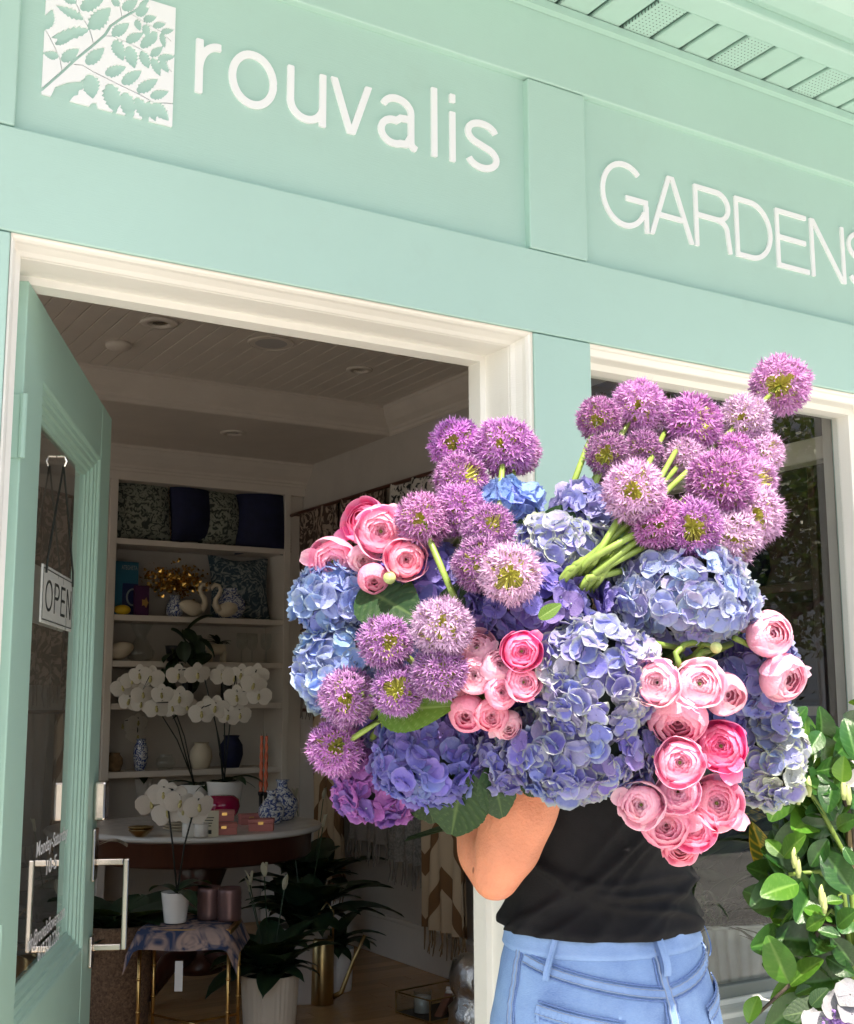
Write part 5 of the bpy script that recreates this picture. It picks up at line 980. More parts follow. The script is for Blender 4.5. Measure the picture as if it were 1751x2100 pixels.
for i, (x, y, r, fc, col, dz, kd, lo, lab) in enumerate(((979, 1331, 34, (-.2, .6), PL, .02, 'open', 2, 'palest pink ranunculus atop the middle cluster beside the lime eyed allium'), (975, 1386, 33, (-.2, .05), PL, -.005, 'cup', 0, 'pale pink cupped ranunculus against the purple allium'), (1024, 1368, 34, (.2, .5), PL, .0, 'cup', 1, 'pale pink globe ranunculus under the hot pink one'), (1069, 1335, 36, (.1, -.1), HOT, -.02, 'open', 1, 'hot pink ranunculus atop the middle cluster'), (1072, 1399, 33, (.3, .0), PK, -.02, 'open', 0, 'pink swirled ranunculus against the lime tipped hydrangea'), (1027, 1421, 30, (.2, .1), PK, -.02, 'cup', 0, 'pink cupped ranunculus at the middle of its cluster'), (934, 1431, 30, (-.5, .2), ROSE, .005, 'open', 0, 'coral pink ranunculus peeping beneath the purple alliums'), (958, 1463, 34, (-.2, -.5), PK, -.005, 'bud', 0, 'smooth closed pink ranunculus bud over the violet hydrangea'), (1008, 1466, 30, (.0, -.3), ROSE, -.015, 'cup', 0, 'rose pink half closed ranunculus low in the middle cluster'), (1040, 1488, 27, (.3, -.6), PL, .0, 'cup', 1, 'pale pink ranunculus with hanging petals, lowest in the middle cluster'))):
    ranunculus(x, y, r, fc, col, lab, R2, (1010, 1420, dsurf(1010, 1420)+.06), dz, kd, 20+i, lo)
for i, (x, y, r, fc, col, dz, kd, lo, lab, b) in enumerate(((1348, 1400, 43, (-.15, .05), PL, -.03, 'open', 0, 'pale pink swirled ranunculus against the lime tipped hydrangea, upper spray', 0), (1433, 1403, 45, (.25, .15), PL, -.03, 'open', 1, 'large pale pink ranunculus beside the swirled one, upper spray', 0), (1487, 1424, 38, (.6, -.2), PL, -.01, 'bud', 0, 'closed pale pink ranunculus bud pointing to the window', 0), (1390, 1475, 52, (.0, -.75), PK, -.02, 'cup', 1, 'deep cupped pink ranunculus facing down under the pale pair', 0), (1478, 1530, 45, (.05, .0), HOT, -.03, 'open', 3, 'hot pink ragged ranunculus with dark eye before greenish hydrangea', 1), (1394, 1564, 44, (.0, .0), PK, -.035, 'open', 0, 'pink ranunculus with dark eye at the top of the hanging spray', 1), (1390, 1624, 40, (.0, .0), (1.0, .48, .68), -.02, 'open', 0, 'lilac pink ranunculus with green eye under the one with dark eye', 1),
        (1316, 1650, 41, (-.25, -.1), PL, -.02, 'open', 1, 'pale pink ranunculus hanging over the black top', 1), (1468, 1647, 47, (.2, .0), PK, -.02, 'open', 2, 'pale coral ranunculus with ragged edge by the window side', 1), (1365, 1690, 43, (.1, -.3), PK, -.015, 'cup', 1, 'pink cupped ranunculus over the black top, next to the deep centred one', 1), (1422, 1697, 41, (.0, -.15), (1.0, .22, .46), -.035, 'open', 0, 'deep centred pink ranunculus lowest but one in the hanging spray', 1), (1395, 1735, 34, (.0, -.6), ROSE, -.005, 'open', 0, 'coral rose ranunculus lowest of the hanging spray', 1))):
    ranunculus(x, y, r, fc, col, lab, R3, ((1400, 1345, dsurf(1400, 1345)+.05), (1410, 1560, dsurf(1410, 1560)+.06))[b], dz-(.065 if i > 4 else .02), kd, 40+i, lo)
ranunculus(1578, 1302, 42, (.55, .2), PL, 'pale pink globe ranunculus turned to the window, higher of a pair', R4, (1540, 1330, dsurf(1540, 1330)+.05), -.05, 'cup', 60, 0)
ranunculus(1606, 1390, 43, (.75, -.35), PL, 'pale pink drooping ranunculus with loose petals, lower of a pair', R4, (1555, 1360, dsurf(1555, 1360)+.05), -.07, 'cup', 61, 2)
ranunculus(1530, 1270, 25, (.2, .7), PL, 'loose pale pink ranunculus petals above the pair by the window', R4, (1520, 1300, dsurf(1520, 1300)+.05), .0, 'cup', 62, 2)
for x, y, r, b, lab in ((799, 1185, 13, (820, 1165), 'small round green bud beside the hanging pink bud'), (1344, 1541, 15, (1370, 1520), 'small round green bud at the lime tipped hydrangea edge'), (1468, 1328, 12, (1420, 1345), 'small round green bud over the pale ranunculus stems')):
    d = dsurf(x, y)-.03; c = P(x, y, d); t = thing('ranunculus_bud', lab, 'bud', c, 0, 'green ranunculus buds'); rm = r*d*KPX; m = MB()
    MB().grid(lambda u, v: (rm*(1+.05*math.sin(10*math.pi*v))*math.sin(math.pi*u)*math.cos(2*math.pi*v), rm*(1+.05*math.sin(10*math.pi*v))*math.sin(math.pi*u)*math.sin(2*math.pi*v), -rm*math.cos(math.pi*u)), 10, 20).build('bud', M_['bud'], t, True)
    e = P(*b, dsurf(*b)+.02)-c; MB().tube([Vector((0, 0, 0)), e*.5+Vector((0, 0, .01)), e, e+(GATHER-c-e)*.4], .0034, 7).build('stem', M_['stem'], t, True)
# bare curved stems over the upper spray
for i, pts in enumerate((((1395, 1372), (1385, 1340), (1420, 1318), (1470, 1325)), ((1440, 1372), (1430, 1350), (1450, 1335), (1500, 1320)), ((1345, 1360), (1330, 1340), (1345, 1320), (1400, 1330)), ((1505, 1308), (1535, 1322), (1565, 1345), (1585, 1362)))):
    q = [P(x, y, dsurf(x, y)-.02+.012*k) for k, (x, y) in enumerate(pts)]; tag(MB().tube([q[0], q[0].lerp(q[1], .6), q[1], q[1].lerp(q[2], .5)+Vector((0, 0, .004)), q[2], q[3], q[3]+(GATHER-q[3])*.5], .0042, 8).build('cut_stem', M_['stem'], None, True), ('bright green stem arching from the lone green bud', 'bright green stem curving between the two pale ranunculus', 'bright green stem beside the lime tipped hydrangea', 'bright green stem reaching to the pale drooping ranunculus')[i], 'stem', 'green stems curving over the pale spray')

# ------------------------------------------------------------------ the person: seen from behind, facing the door
PC = P(1235.5, 1925, 1.97); PCX, PCY = PC.x, PC.y
def interp(tab, z):
    if z <= tab[0][0]: return tab[0][1:]
    for (z0, *v0), (z1, *v1) in zip(tab, tab[1:]):
        if z <= z1: t = smooth(z0, z1, z)*.5+(z-z0)/(z1-z0)*.5; return [lerp(a, b, t) for a, b in zip(v0, v1)]
    return tab[-1][1:]
HIP = [(.66, .175, .125, .020), (.76, .194, .136, .030), (.84, .198, .138, .032), (.90, .192, .130, .024), (.95, .181, .120, .013), (1.0, .168, .110, .004), (1.04, .164, .107, 0)]
TOR = [(.96, .182, .118, .006), (1.0, .173, .112, .004), (1.06, .163, .106, 0), (1.12, .163, .106, 0), (1.20, .172, .110, .002), (1.28, .180, .108, .004), (1.33, .176, .098, 0), (1.365, .135, .080, 0), (1.385, .085, .065, 0)]
def surf(tab, th, z, off=0):
    a, b, bk_ = interp(tab, z); s = math.sin(th); q = bk_*max(0, -s)**1.5
    return Vector((PCX+(a+off)*math.cos(th)*abs(math.cos(th))**-.08 if abs(math.cos(th)) > 1e-3 else PCX, PCY+(b+q+off)*s, z))
# body: one continuous skin, grown from overlapping limbs and re-surfaced
M_['skin'] = pm('skin', (.74, .285, .165), .46, .20, 7, .34, 190, spec=.35, sss=.25)
_nt = M_['skin'].node_tree; _bs = _nt.nodes['Principled BSDF']
_mole = ramp(_nt, noise(_nt, 42, 1, .3), (.20, 1), (.235, 0)); _o = _bs.inputs['Base Color'].links[0].from_socket; _nt.links.new(mixc(_nt, _mole, _o, (.30, .10, .05)), _bs.inputs['Base Color'])
pr_ = thing('person', 'person in black sleeveless top and light blue jeans, back turned, arm raised around the bouquet', 'person', (PCX, PCY, 0))
PO = Matrix.Translation((-PCX, -PCY, .04))
def PA(x, y, d): return P(x, y, d)-Vector((0, 0, .04))
bm_ = MB()
def limb(pts, rad, n=16):
    k = len(pts); P2 = []; R2 = []
    for i in range(k-1):
        for j in range(5): P2.append(pts[i].lerp(pts[i+1], j/5)); R2.append(lerp(rad[i], rad[i+1], smooth(0, 1, j/5)))
    P2.append(pts[-1]); R2.append(rad[-1]); bm_.tube(P2, R2, n); bm_.ball(pts[0], rad[0]*.99, 8, 12); bm_.ball(pts[-1], rad[-1]*.99, 8, 12)
bm_.grid(lambda u, v: surf(TOR, 2*math.pi*v, lerp(.97, 1.37, u), -.012), 20, 32); bm_.ball((PCX, PCY, 1.36), (.10, .075, .05)); bm_.ball((PCX, PCY, .98), (.16, .10, .05))
SL, SR = Vector((PCX-.165, PCY-.005, 1.325)), Vector((PCX+.165, PCY-.005, 1.325))
E1 = PA(1016, 1796, 1.80)
limb([SL, PA(1088, 1560, 1.81), PA(1066, 1650, 1.795), PA(1042, 1735, 1.795), E1], [.062, .060, .059, .050, .038])
limb([E1, PA(993, 1745, 1.855), PA(990, 1680, 1.90), PA(985, 1600, 1.96), PA(1010, 1500, 2.0)], [.037, .043, .043, .037, .026])
HL = PA(1015, 1470, 2.0)
limb([PA(1010, 1500, 2.0), HL], [.027, .032]); bm_.ball(HL, (.036, .030, .045))
for i in range(4): b = HL+Vector((.012*i-.018, 0, .03)); limb([b, b+Vector((.018, -.012, .028-.003*abs(i-1))), b+Vector((.040, -.028, .022)), b+Vector((.045, -.040, .002))], [.0095, .009, .0085, .007], 8)
limb([HL+Vector((-.02, -.015, 0)), HL+Vector((-.022, -.04, .02)), HL+Vector((0, -.055, .032))], [.012, .010, .008], 8)
ER = Vector((PCX+.215, PCY+.10, 1.10)); WR = Vector((PCX+.06, PCY+.15, 1.28))
limb([SR, SR.lerp(ER, .5), ER], [.058, .050, .038]); limb([ER, ER.lerp(WR, .35), WR], [.037, .040, .026]); bm_.ball(WR+Vector((-.03, -.02, .04)), (.034, .034, .045))
for i in range(4): b = WR+Vector((-.045+.012*i, -.03, .07)); limb([b, b+Vector((-.005, -.018, .022)), b+Vector((-.01, -.035, .012))], [.009, .0085, .007], 8)
limb([WR+Vector((-.05, -.03, .03)), WR+Vector((-.065, -.05, .05)), WR+Vector((-.055, -.065, .06))], [.012, .010, .008], 8)
limb([Vector((PCX, PCY+.0, 1.34)), Vector((PCX, PCY+.03, 1.44))], [.060, .052]); HC = Vector((PCX, PCY+.06, 1.50))
bm_.ball(HC, (.072, .092, .105), 14, 18); bm_.ball(HC+Vector((0, .055, -.06)), (.045, .04, .05))
bm_.ball(HC+Vector((0, .095, -.015)), (.012, .02, .022)); bm_.ball(HC+Vector((0, .085, -.055)), (.022, .012, .008))
for s in (-1, 1): bm_.ball(HC+Vector((s*.074, .005, -.01)), (.010, .02, .03)); bm_.ball(HC+Vector((s*.03, .08, .012)), (.013, .012, .009))
for s in (-1, 1): limb([Vector((PCX+s*.09, PCY, .95)), Vector((PCX+s*.10, PCY+.01, .5)), Vector((PCX+s*.105, PCY-.01, .08))], [.09, .055, .038]); bm_.grid(lambda u, v: (PCX+s*.105+.042*math.sin(math.pi*u)**.5*math.cos(2*math.pi*v), PCY-.07+.25*u, .04+.035*math.sin(math.pi*u)**.5*math.sin(2*math.pi*v)), 10, 12)
bo = bm_.xf(PO).build('body', M_['skin'], pr_, True)
md = bo.modifiers.new('r', 'REMESH'); md.mode = 'VOXEL'; md.voxel_size = .0065; ms = bo.modifiers.new('s', 'SMOOTH'); ms.factor = .6; ms.iterations = 9
dg = bpy.context.evaluated_depsgraph_get(); me = bpy.data.meshes.new_from_object(bo.evaluated_get(dg)); bo.modifiers.clear(); bo.data = me
me.materials.clear(); me.materials.append(M_['skin']); me.polygons.foreach_set('use_smooth', [True]*len(me.polygons))
# hair
hr = MB(); hr.grid(lambda u, v: HC+Vector((.086*math.sin(math.pi*u)*math.cos(2*math.pi*v)*(1+.03*math.sin(40*v)), -.012+.100*math.sin(math.pi*u)*math.sin(2*math.pi*v)*(1 if math.sin(2*math.pi*v) < .2 else .78), .012-.112*math.cos(math.pi*(1-u)*.72))), 14, 60)
hr.ball(HC+Vector((0, -.10, .02)), (.045, .04, .045)); hr.xf(PO).build('hair', pm('brown_hair', (.06, .032, .018), .45, .4, 30, stretch=(60, 60, 4)), pr_, True)
# black top with pulled folds
M_['black_knit'] = pm('black_jersey', (.010, .0098, .0115), .75, .25, 18, .25, 600, spec=.18)
FO = [(1.155, .10, .0090, .011), (1.135, .12, .007, .009), (1.065, -.035, .0085, .010), (1.045, -.05, .0075, .008), (1.085, -.02, .005, .009), (1.03, .05, .006, .008), (1.012, .07, .005, .007), (1.11, .16, .006, .012), (1.22, .16, .006, .012)]
def top_pt(u, v):
    z = lerp(1.004, 1.372, u); th = 2*math.pi*v; q = th if th < math.pi/2 else th-2*math.pi; q += math.pi/2          # 0 at the back centre
    dz = sum(1.15*A*math.exp(-((z-z0-k*q-.012*math.sin(3*q))/(w_*.75))**2)*(.45+.55*math.sin(2.2*q+z0*40)**2) for z0, k, A, w_ in FO) if abs(q) < 2.2 else 0
    hem = .0025*math.exp(-((z-1.012)/.008)**2)+.004*math.sin(9*q+2)*math.exp(-((z-1.005)/.03)**2); dr = -.004*math.sin(6*q+z*30)*.4
    p = surf(TOR, th, z, .004+dz+hem+dr+.006*smooth(1.05, 1.01, z)); p.z += .010*math.cos(q-.5)*(1-u)**3*-1; return p
tpm = MB(); tpm.grid(top_pt, 120, 120); tp_ = tpm.xf(PO).build('top', M_['black_knit'], pr_, True)
for s in (-1, 1): MB().tube([Vector((PCX+s*.115, PCY-.085, 1.345)), Vector((PCX+s*.12, PCY-.03, 1.395)), Vector((PCX+s*.115, PCY+.05, 1.375))], .022, 10).xf(PO).build('shoulder_strap', M_['black_knit'], pr_, True)
# jeans
def denim(name, col, lo):
    m = bpy.data.materials.new(name); m.use_nodes = True; nt = m.node_tree; b = nt.nodes['Principled BSDF']; vec = N(nt, 'TexCoord').outputs['Object']
    mp = N(nt, 'Mapping'); mp.inputs['Rotation'].default_value = (0, R(35), 0); mp.inputs['Scale'].default_value = (1, 1, 8); nt.links.new(vec, mp.inputs[0])
    f = noise(nt, 11, 6, .62, vec); c = mixc(nt, ramp(nt, f, (.34, 0), (.62, 1)), lo, col); tw = noise(nt, 240, 2, .5, mp.outputs[0])
    c = mixc(nt, ramp(nt, tw, (.35, .0), (.65, .40)), c, (.33, .45, .66)); c = mixc(nt, ramp(nt, noise(nt, 4.5, 4, .6, vec), (.42, 0), (.72, .55)), c, tuple(min(.85, q*1.3) for q in col)); nt.links.new(c, b.inputs['Base Color']); b.inputs['Roughness'].default_value = .85; b.inputs['Specular IOR Level'].default_value = .2
    bp = N(nt, 'Bump'); bp.inputs['Strength'].default_value = .5; bp.inputs['Distance'].default_value = .0015; nt.links.new(tw, bp.inputs['Height']); nt.links.new(bp.outputs[0], b.inputs['Normal']); return m
M_['denim'] = denim('light_denim', (.20, .33, .58), (.11, .20, .44)); M_['denim_seam'] = denim('faded_denim_seam', (.23, .36, .62), (.12, .22, .46)); M_['thread'] = pm('pale_thread', (.26, .33, .46), .8, .1); M_['denim_dark'] = denim('deep_denim', (.10, .18, .42), (.075, .14, .35))
def q2th(q): return q-math.pi/2
jn = link('jeans', None, pr_); jn.empty_display_size = .05
jm = MB(); 
def jean_pt(u, v):
    z = lerp(.70, 1.018, u); th = 2*math.pi*v; p = surf(HIP, th, z, .002+.0025*math.sin(z*70+3*math.sin(th*2))*smooth(.98, .85, z)); s = math.sin(th)
    cl_ = math.exp(-((math.cos(th))/.10)**2)*(s < 0)*smooth(.93, .80, z)*.018; p.y += cl_; return p
jm.grid(jean_pt, 50, 110)
for s in (-1, 1):
    pts = [Vector((PCX+s*.098, PCY-.012, .74)), Vector((PCX+s*.10, PCY-.005, .60)), Vector((PCX+s*.103, PCY, .46)), Vector((PCX+s*.105, PCY-.01, .28)), Vector((PCX+s*.106, PCY-.012, .06))]; jm.tube(pts, [.112, .095, .072, .062, .058], 24)
jm.xf(PO).build('denim', M_['denim'], jn, True)
wbm = MB(); wbm.grid(lambda u, v: surf(HIP, 2*math.pi*v, .976+.036*u+.006*math.cos(2*math.pi*v+math.pi/2-.3)*-1, (.0075 if .04 < u < .96 else .003)), 8, 110); wbm.xf(PO).build('waistband', M_['denim_seam'], jn, True)
def edge_of(C_, n, t, s):
    i = min(n, int(round(t*n))); a, z = C_[i]; a2, z2 = C_[min(n, i+1)]; a1, z1 = C_[max(0, i-1)]; da, dz = (a2-a1)*.17, z2-z1; L = math.hypot(da, dz) or 1; return (a-dz/L*s/.17, z+da/L*s)
def seam(fn, wd, name='seam', mat='denim_seam', off=.0055, n=40, q=None):
    m = MB(); C_ = [fn(i/n) for i in range(n+1)]
    def pt(u, v):
        i = min(n, int(round(u*n))); a, z = C_[i]; a2, z2 = C_[min(n, i+1)]; a1, z1 = C_[max(0, i-1)]; da, dz = (a2-a1)*.17, z2-z1; L = math.hypot(da, dz) or 1; s = (v-.5)*wd*.78
        aa = a+(-dz/L)*s/.17; zz = z+(da/L)*s; return surf(HIP, q2th(aa), zz, off-.001+(.0015 if .1 < v < .9 else 0)+.0009*math.sin(u*90))
    m.grid(pt, n, 6); o = m.xf(PO).build(name, M_[mat], jn, True)
    if mat == 'denim_seam' and wd > .010:
        for e in (-1, 1): seam(lambda t: edge_of(C_, n, t, e*(wd/2+.0015)), .0035, 'seam_shadow', 'denim_dark', off-.0008, n)
        for e in (-.30, .30): seam(lambda t: edge_of(C_, n, t, e*wd), .0016, 'stitching', 'thread', off+.0012, n)
    return o
seam(lambda t: (0.02*(1-t)-.01, lerp(.986, .72, t)), .012, 'centre_seam')
for s in (-1, 1):
    seam(lambda t: (s*lerp(.02, 1.35, t), .922+.050*t**1.15), .016, 'yoke_seam'); seam(lambda t: (s*1.46, lerp(.985, .72, t)), .014, 'side_seam')
    seam(lambda t: (s*lerp(.40, 1.13, t), lerp(.880, .905, t)), .020, 'pocket_edge', off=.0075)
    pk = MB(); pk.grid(lambda u, v: surf(HIP, q2th(s*lerp(.42+.10*(1-v), 1.12-.06*(1-v), u)), lerp(.745-.03*math.sin(math.pi*u), .880+.025*u, v), .0062), 16, 12); pk.xf(PO).build('back_pocket', M_['denim'], jn, True)
    seam(lambda t: (s*(.41+.06*t), lerp(.882, .76, t)), .008, 'pocket_edge', off=.0075); seam(lambda t: (s*(1.12-.03*t), lerp(.904, .76, t)), .008, 'pocket_edge', off=.0075)
for qv, tilt in ((.02, .0), (-.95, -.08), (.98, .06), (2.0, 0)):
    lm = MB(); lm.grid(lambda u, v: surf(HIP, q2th(qv+tilt*(1-u)*1.2+(v-.5)*.058), lerp(.945, 1.010, u), .0085+.007*math.sin(math.pi*u)**.7+(.0014 if .25 < v < .75 else .003)), 12, 6); lm.grid(lambda u, v: surf(HIP, q2th(qv+tilt*(1-u)*1.2+(v-.5)*.058), lerp(.945, 1.010, u), .006+.006*math.sin(math.pi*u)**.7), 12, 6); lm.xf(PO).build('belt_loop', M_['denim_seam'], jn, True)
for s in (-1, 1): MB().grid(lambda u, v: (s*.105+.047*math.sin(math.pi*u)**.45*math.cos(2*math.pi*v), -.08+.27*u, .035+.045*math.sin(math.pi*u)**.45*max(-.6, math.sin(2*math.pi*v))), 14, 16).build('shoe', pm('white_trainer', (.7, .7, .68), .5), pr_, True)

# ------------------------------------------------------------------ window display
ds = tag(MB().box(1.66, 3.44, .20, .50, .69, .738, bev=.004).build('display_shelf', M_['ceil']), 'white painted display ledge inside the shop window', 'ledge')
M_['zinc'] = pm('galvanised_zinc', (.62, .66, .64), .5, .12, 10)
q = PY(1530, 2010, .36)
tg = thing('zinc_trough', 'oval ribbed galvanised planter standing in the window', 'planter', (q.x, .345, .7385))
TR = (.25, .125)
def trough(u, v): a = 2*math.pi*v; k = (.90+.10*u)*(1+.030*math.cos(a*44)*(.05 < u < .93)); return (TR[0]*k*math.cos(a), TR[1]*k*math.sin(a), .125*u)
MB().grid(trough, 4, 440).build('body', M_['zinc'], tg, True); MB().tube([(TR[0]*math.cos(a), TR[1]*math.sin(a), .127) for a in np.linspace(0, 6.2832, 60)], .005, 6).build('rim', M_['zinc'], tg, True)
MB().grid(lambda u, v: (TR[0]*.97*u*math.cos(2*math.pi*v), TR[1]*.97*u*math.sin(2*math.pi*v), .105), 3, 40).build('soil', M_['soil'], tg)
MB().box(-.03, .03, -.122, -.120, .11, .17, M=Matrix.Rotation(.15, 4, 'Y')).build('plant_label', pm('plastic_label', (.62, .62, .58), .5), tg)
CRO = leaf_mat('croton_leaf', (.045, .085, .015), (.68, .42, .03), .35, .2)
def croton_leaf(seed):
    def vein(u, v): s = abs(v-.5)*2; q = (u-.22*s)*7; return abs(q-round(q))
    return MB().grid(lambda u, v: (u, (v-.5)*.40*math.sin(math.pi*min(1, u**.9*.95+.03))**.8, -.25*u*u+.10*abs(v-.5)), 26, 12, t=lambda u, v: .95 if abs(v-.5) < .05 or abs(v-.5) > .47 else (.8 if vein(u, v) < .11 else .05)).mesh('leaf', CRO, True)
CL = croton_leaf(1); cr = thing('croton', 'croton with yellow veined leaves rising from the zinc planter', 'plant', tg.location+Vector((.13, -.02, .10))); rn = random.Random(41)
MB().tube([(0, 0, 0), (.01, 0, .10), (.0, -.01, .22)], .006, 8).build('stem', M_['bark'], cr, True)
b = P(1585, 1800, 2.53); put_leaf(cr, CL, b, P(1545, 1700, 2.50), (CAM-b).normalized()+Vector((-.2, 0, .3)))
for i in range(15):
    a = i*2.4; h = .05+.014*i; e = rn.uniform(.2, 1.1); L = rn.uniform(.12, .18); bb = cr.location+Vector((0, 0, h)); put_leaf(cr, CL, bb, bb+Vector((math.cos(a)*math.cos(e), math.sin(a)*math.cos(e)*.6, math.sin(e)))*L, Vector((math.cos(a), math.sin(a)-1, 1)))
def window_plant(x, dy, label, n, L, wd, droop, seed, mat='dark_leaf', el=(.4, 1.5)):
    t = thing('window_plant', label, 'plant', tg.location+Vector((x, dy, .10)), 0, 'plants in the shop window'); rn = random.Random(seed)
    for i in range(n): leaf_obj(t, L*rn.uniform(.6, 1.1), wd, droop, i*2.4, rn.uniform(*el), (rn.uniform(-.05, .05), rn.uniform(-.04, .04), 0), M_[mat], 'wp%d' % seed)
window_plant(-.02, .02, 'dark broad-leaved plant in the middle of the zinc planter', 26, .32, .24, .9, 51); window_plant(-.19, -.03, 'fine grassy plant spilling over the zinc planter beside the jeans', 70, .34, .035, 1.4, 52); window_plant(.05, .06, 'tall dark arching leaves behind the croton', 14, .5, .20, .8, 53, el=(.9, 1.5))
for i, (x, z0, s, lab) in enumerate(((2.10, .7385, 1.0, 'large dark palm in the window behind the zinc planter'), (2.28, .7385, .8, 'dark palm at the far side of the window display'))):
    t = thing('window_palm', lab, 'plant', (x, .43, z0), 0, 'plants in the shop window'); rn = random.Random(60+i); MB().lathe([(.07, 0), (.09, .15), (.085, .15), (.08, .13)], 20).build('pot', M_['black'], t, True)
    for j in range(20): leaf_obj(t, s*rn.uniform(.45, .8), .16, 1.1, j*2.4, rn.uniform(.7, 1.5), (0, 0, .13), M_['dark_leaf'], 'palm%d' % i)
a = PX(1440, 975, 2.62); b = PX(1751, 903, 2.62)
rl = thing('reflection_bar', 'white bar inside the window, a solid stand-in for a reflection in the glass', 'rail', (2.63, .195, a.z))  # solid bar on a hanger, standing in for a pale reflection in the pane
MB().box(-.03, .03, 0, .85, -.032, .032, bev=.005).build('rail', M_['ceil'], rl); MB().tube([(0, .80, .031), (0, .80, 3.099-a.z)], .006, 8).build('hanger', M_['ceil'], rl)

hu = thing('backdrop_hutch', 'tall dark wooden hutch with shelves, added to darken the view through the shop window', 'cabinet', (3.28, 1.5, 0))  # added as a dark backdrop behind the window glass
for y0, y1 in ((-.80, -.77), (.77, .80)): MB().box(-.19, .19, y0, y1, 0, 2.6, bev=.003).build('side', M_['dark_wood'], hu)
MB().box(.17, .20, -.769, .769, 0, 2.6).build('back', M_['dark_wood'], hu); MB().box(-.21, .195, -.83, .83, 2.601, 2.66, bev=.008).build('cornice', M_['dark_wood'], hu)
for z in (.05, .5, .95, 1.35, 1.75, 2.15): MB().box(-.185, .169, -.769, .769, z, z+.03, bev=.003).build('shelf', M_['dark_wood' if z != 1.35 else 'taupe'], hu)
rn = random.Random(15)
for i, (yy, z, h, r_, mt, lab) in enumerate(((-.5, 1.38, .22, .07, 'delft', 'blue and white jar on the hutch shelf'), (-.25, 1.38, .16, .06, 'white_cer', 'white round vase on the hutch shelf'), (.1, .98, .25, .08, 'brass', 'brass urn on the hutch shelf'), (-.55, .98, .18, .07, 'cream_cer', 'cream crock on the hutch shelf'), (-.4, 1.78, .2, .06, 'navy', 'dark blue vase high on the hutch'))):
    tag(MB().lathe([(r_*.6, 0), (r_, h*.35), (r_*.95, h*.65), (r_*.5, h*.9), (r_*.6, h)], 20, Matrix.Translation((3.22, 1.5+yy, z+.0005))).build('vase', M_[mt], None, True), lab, 'vase')

# ------------------------------------------------------------------ gardenia before the window
GL = leaf_mat('gardenia_leaf', (.022, .088, .018), (.09, .22, .05), .22, .18, .6); GB = leaf_mat('young_gardenia_leaf', (.065, .19, .022), (.18, .33, .06), .25, .28, .5)
def gleaf(seed, mat):
    rn = random.Random(seed); cu = rn.uniform(.1, .45); fo = rn.uniform(.10, .3)
    def vein(u, v): s = abs(v-.5)*2; q = (u-.20*s)*8; return abs(q-round(q))
    return MB().grid(lambda u, v: (u, (v-.5)*.60*math.sin(math.pi*min(1, u**1.05*.95+.03))**.75, -cu*u*u*.5+fo*abs(v-.5)*math.sin(math.pi*u)+.022*(vein(u, v)-.25)*min(1, abs(v-.5)*8)), 26, 12, t=lambda u, v: .8 if abs(v-.5) < .03 else (.25 if vein(u, v) < .08 else 0)).mesh('leaf', mat, True)
GLM = [gleaf(s, GL) for s in range(4)]; GBM = [gleaf(s+10, GB) for s in range(3)]
GD = 2.30
def gz(x, y, d=GD): return P((1900+x/2.105)/1.42776, (2000+y/2.105)/1.42776, d)
gpx = gz(1180, 1500, 2.34); gar = thing('gardenia', 'glossy green gardenia shrub with white blooms before the window', 'shrub', (gpx.x, gpx.y, 0))
rn = random.Random(77)
MB().lathe([(.13, -.0), (.16, .02), (.19, .33), (.20, .34), (.18, .34), (.17, .30)], 32).build('pot', M_['taupe'], gar, True); MB().lathe([(.001, .31), (.175, .30)], 20).build('soil', M_['soil'], gar)
gb = Vector((gpx.x, gpx.y, .30)); tips = []
BR = [((1180, 1500), (1060, 1480), (980, 1690), (865, 1860), (610, 2095)), ((1200, 1300), (1050, 1160), (860, 1180)), ((1230, 1100), (1060, 780), (920, 560), (880, 480)), ((1262, 900), (1180, 640)), ((1250, 1500), (1120, 1400), (1080, 1440)), ((1262, 1250), (1040, 1380))]
for k, br in enumerate(BR):
    pts = [gz(x, y, GD+.02) for x, y in br]; st_ = [gb, gb.lerp(pts[0], .6)+Vector((.03, 0, .05))] ; loc = Vector((gpx.x, gpx.y, 0))
    MB().tube([p-loc for p in st_+pts], [.009, .007]+[.005-.0005*i for i in range(len(pts))], 7).build('branch', M_['bark' if k in (0, 3) else 'stem'], gar, True)
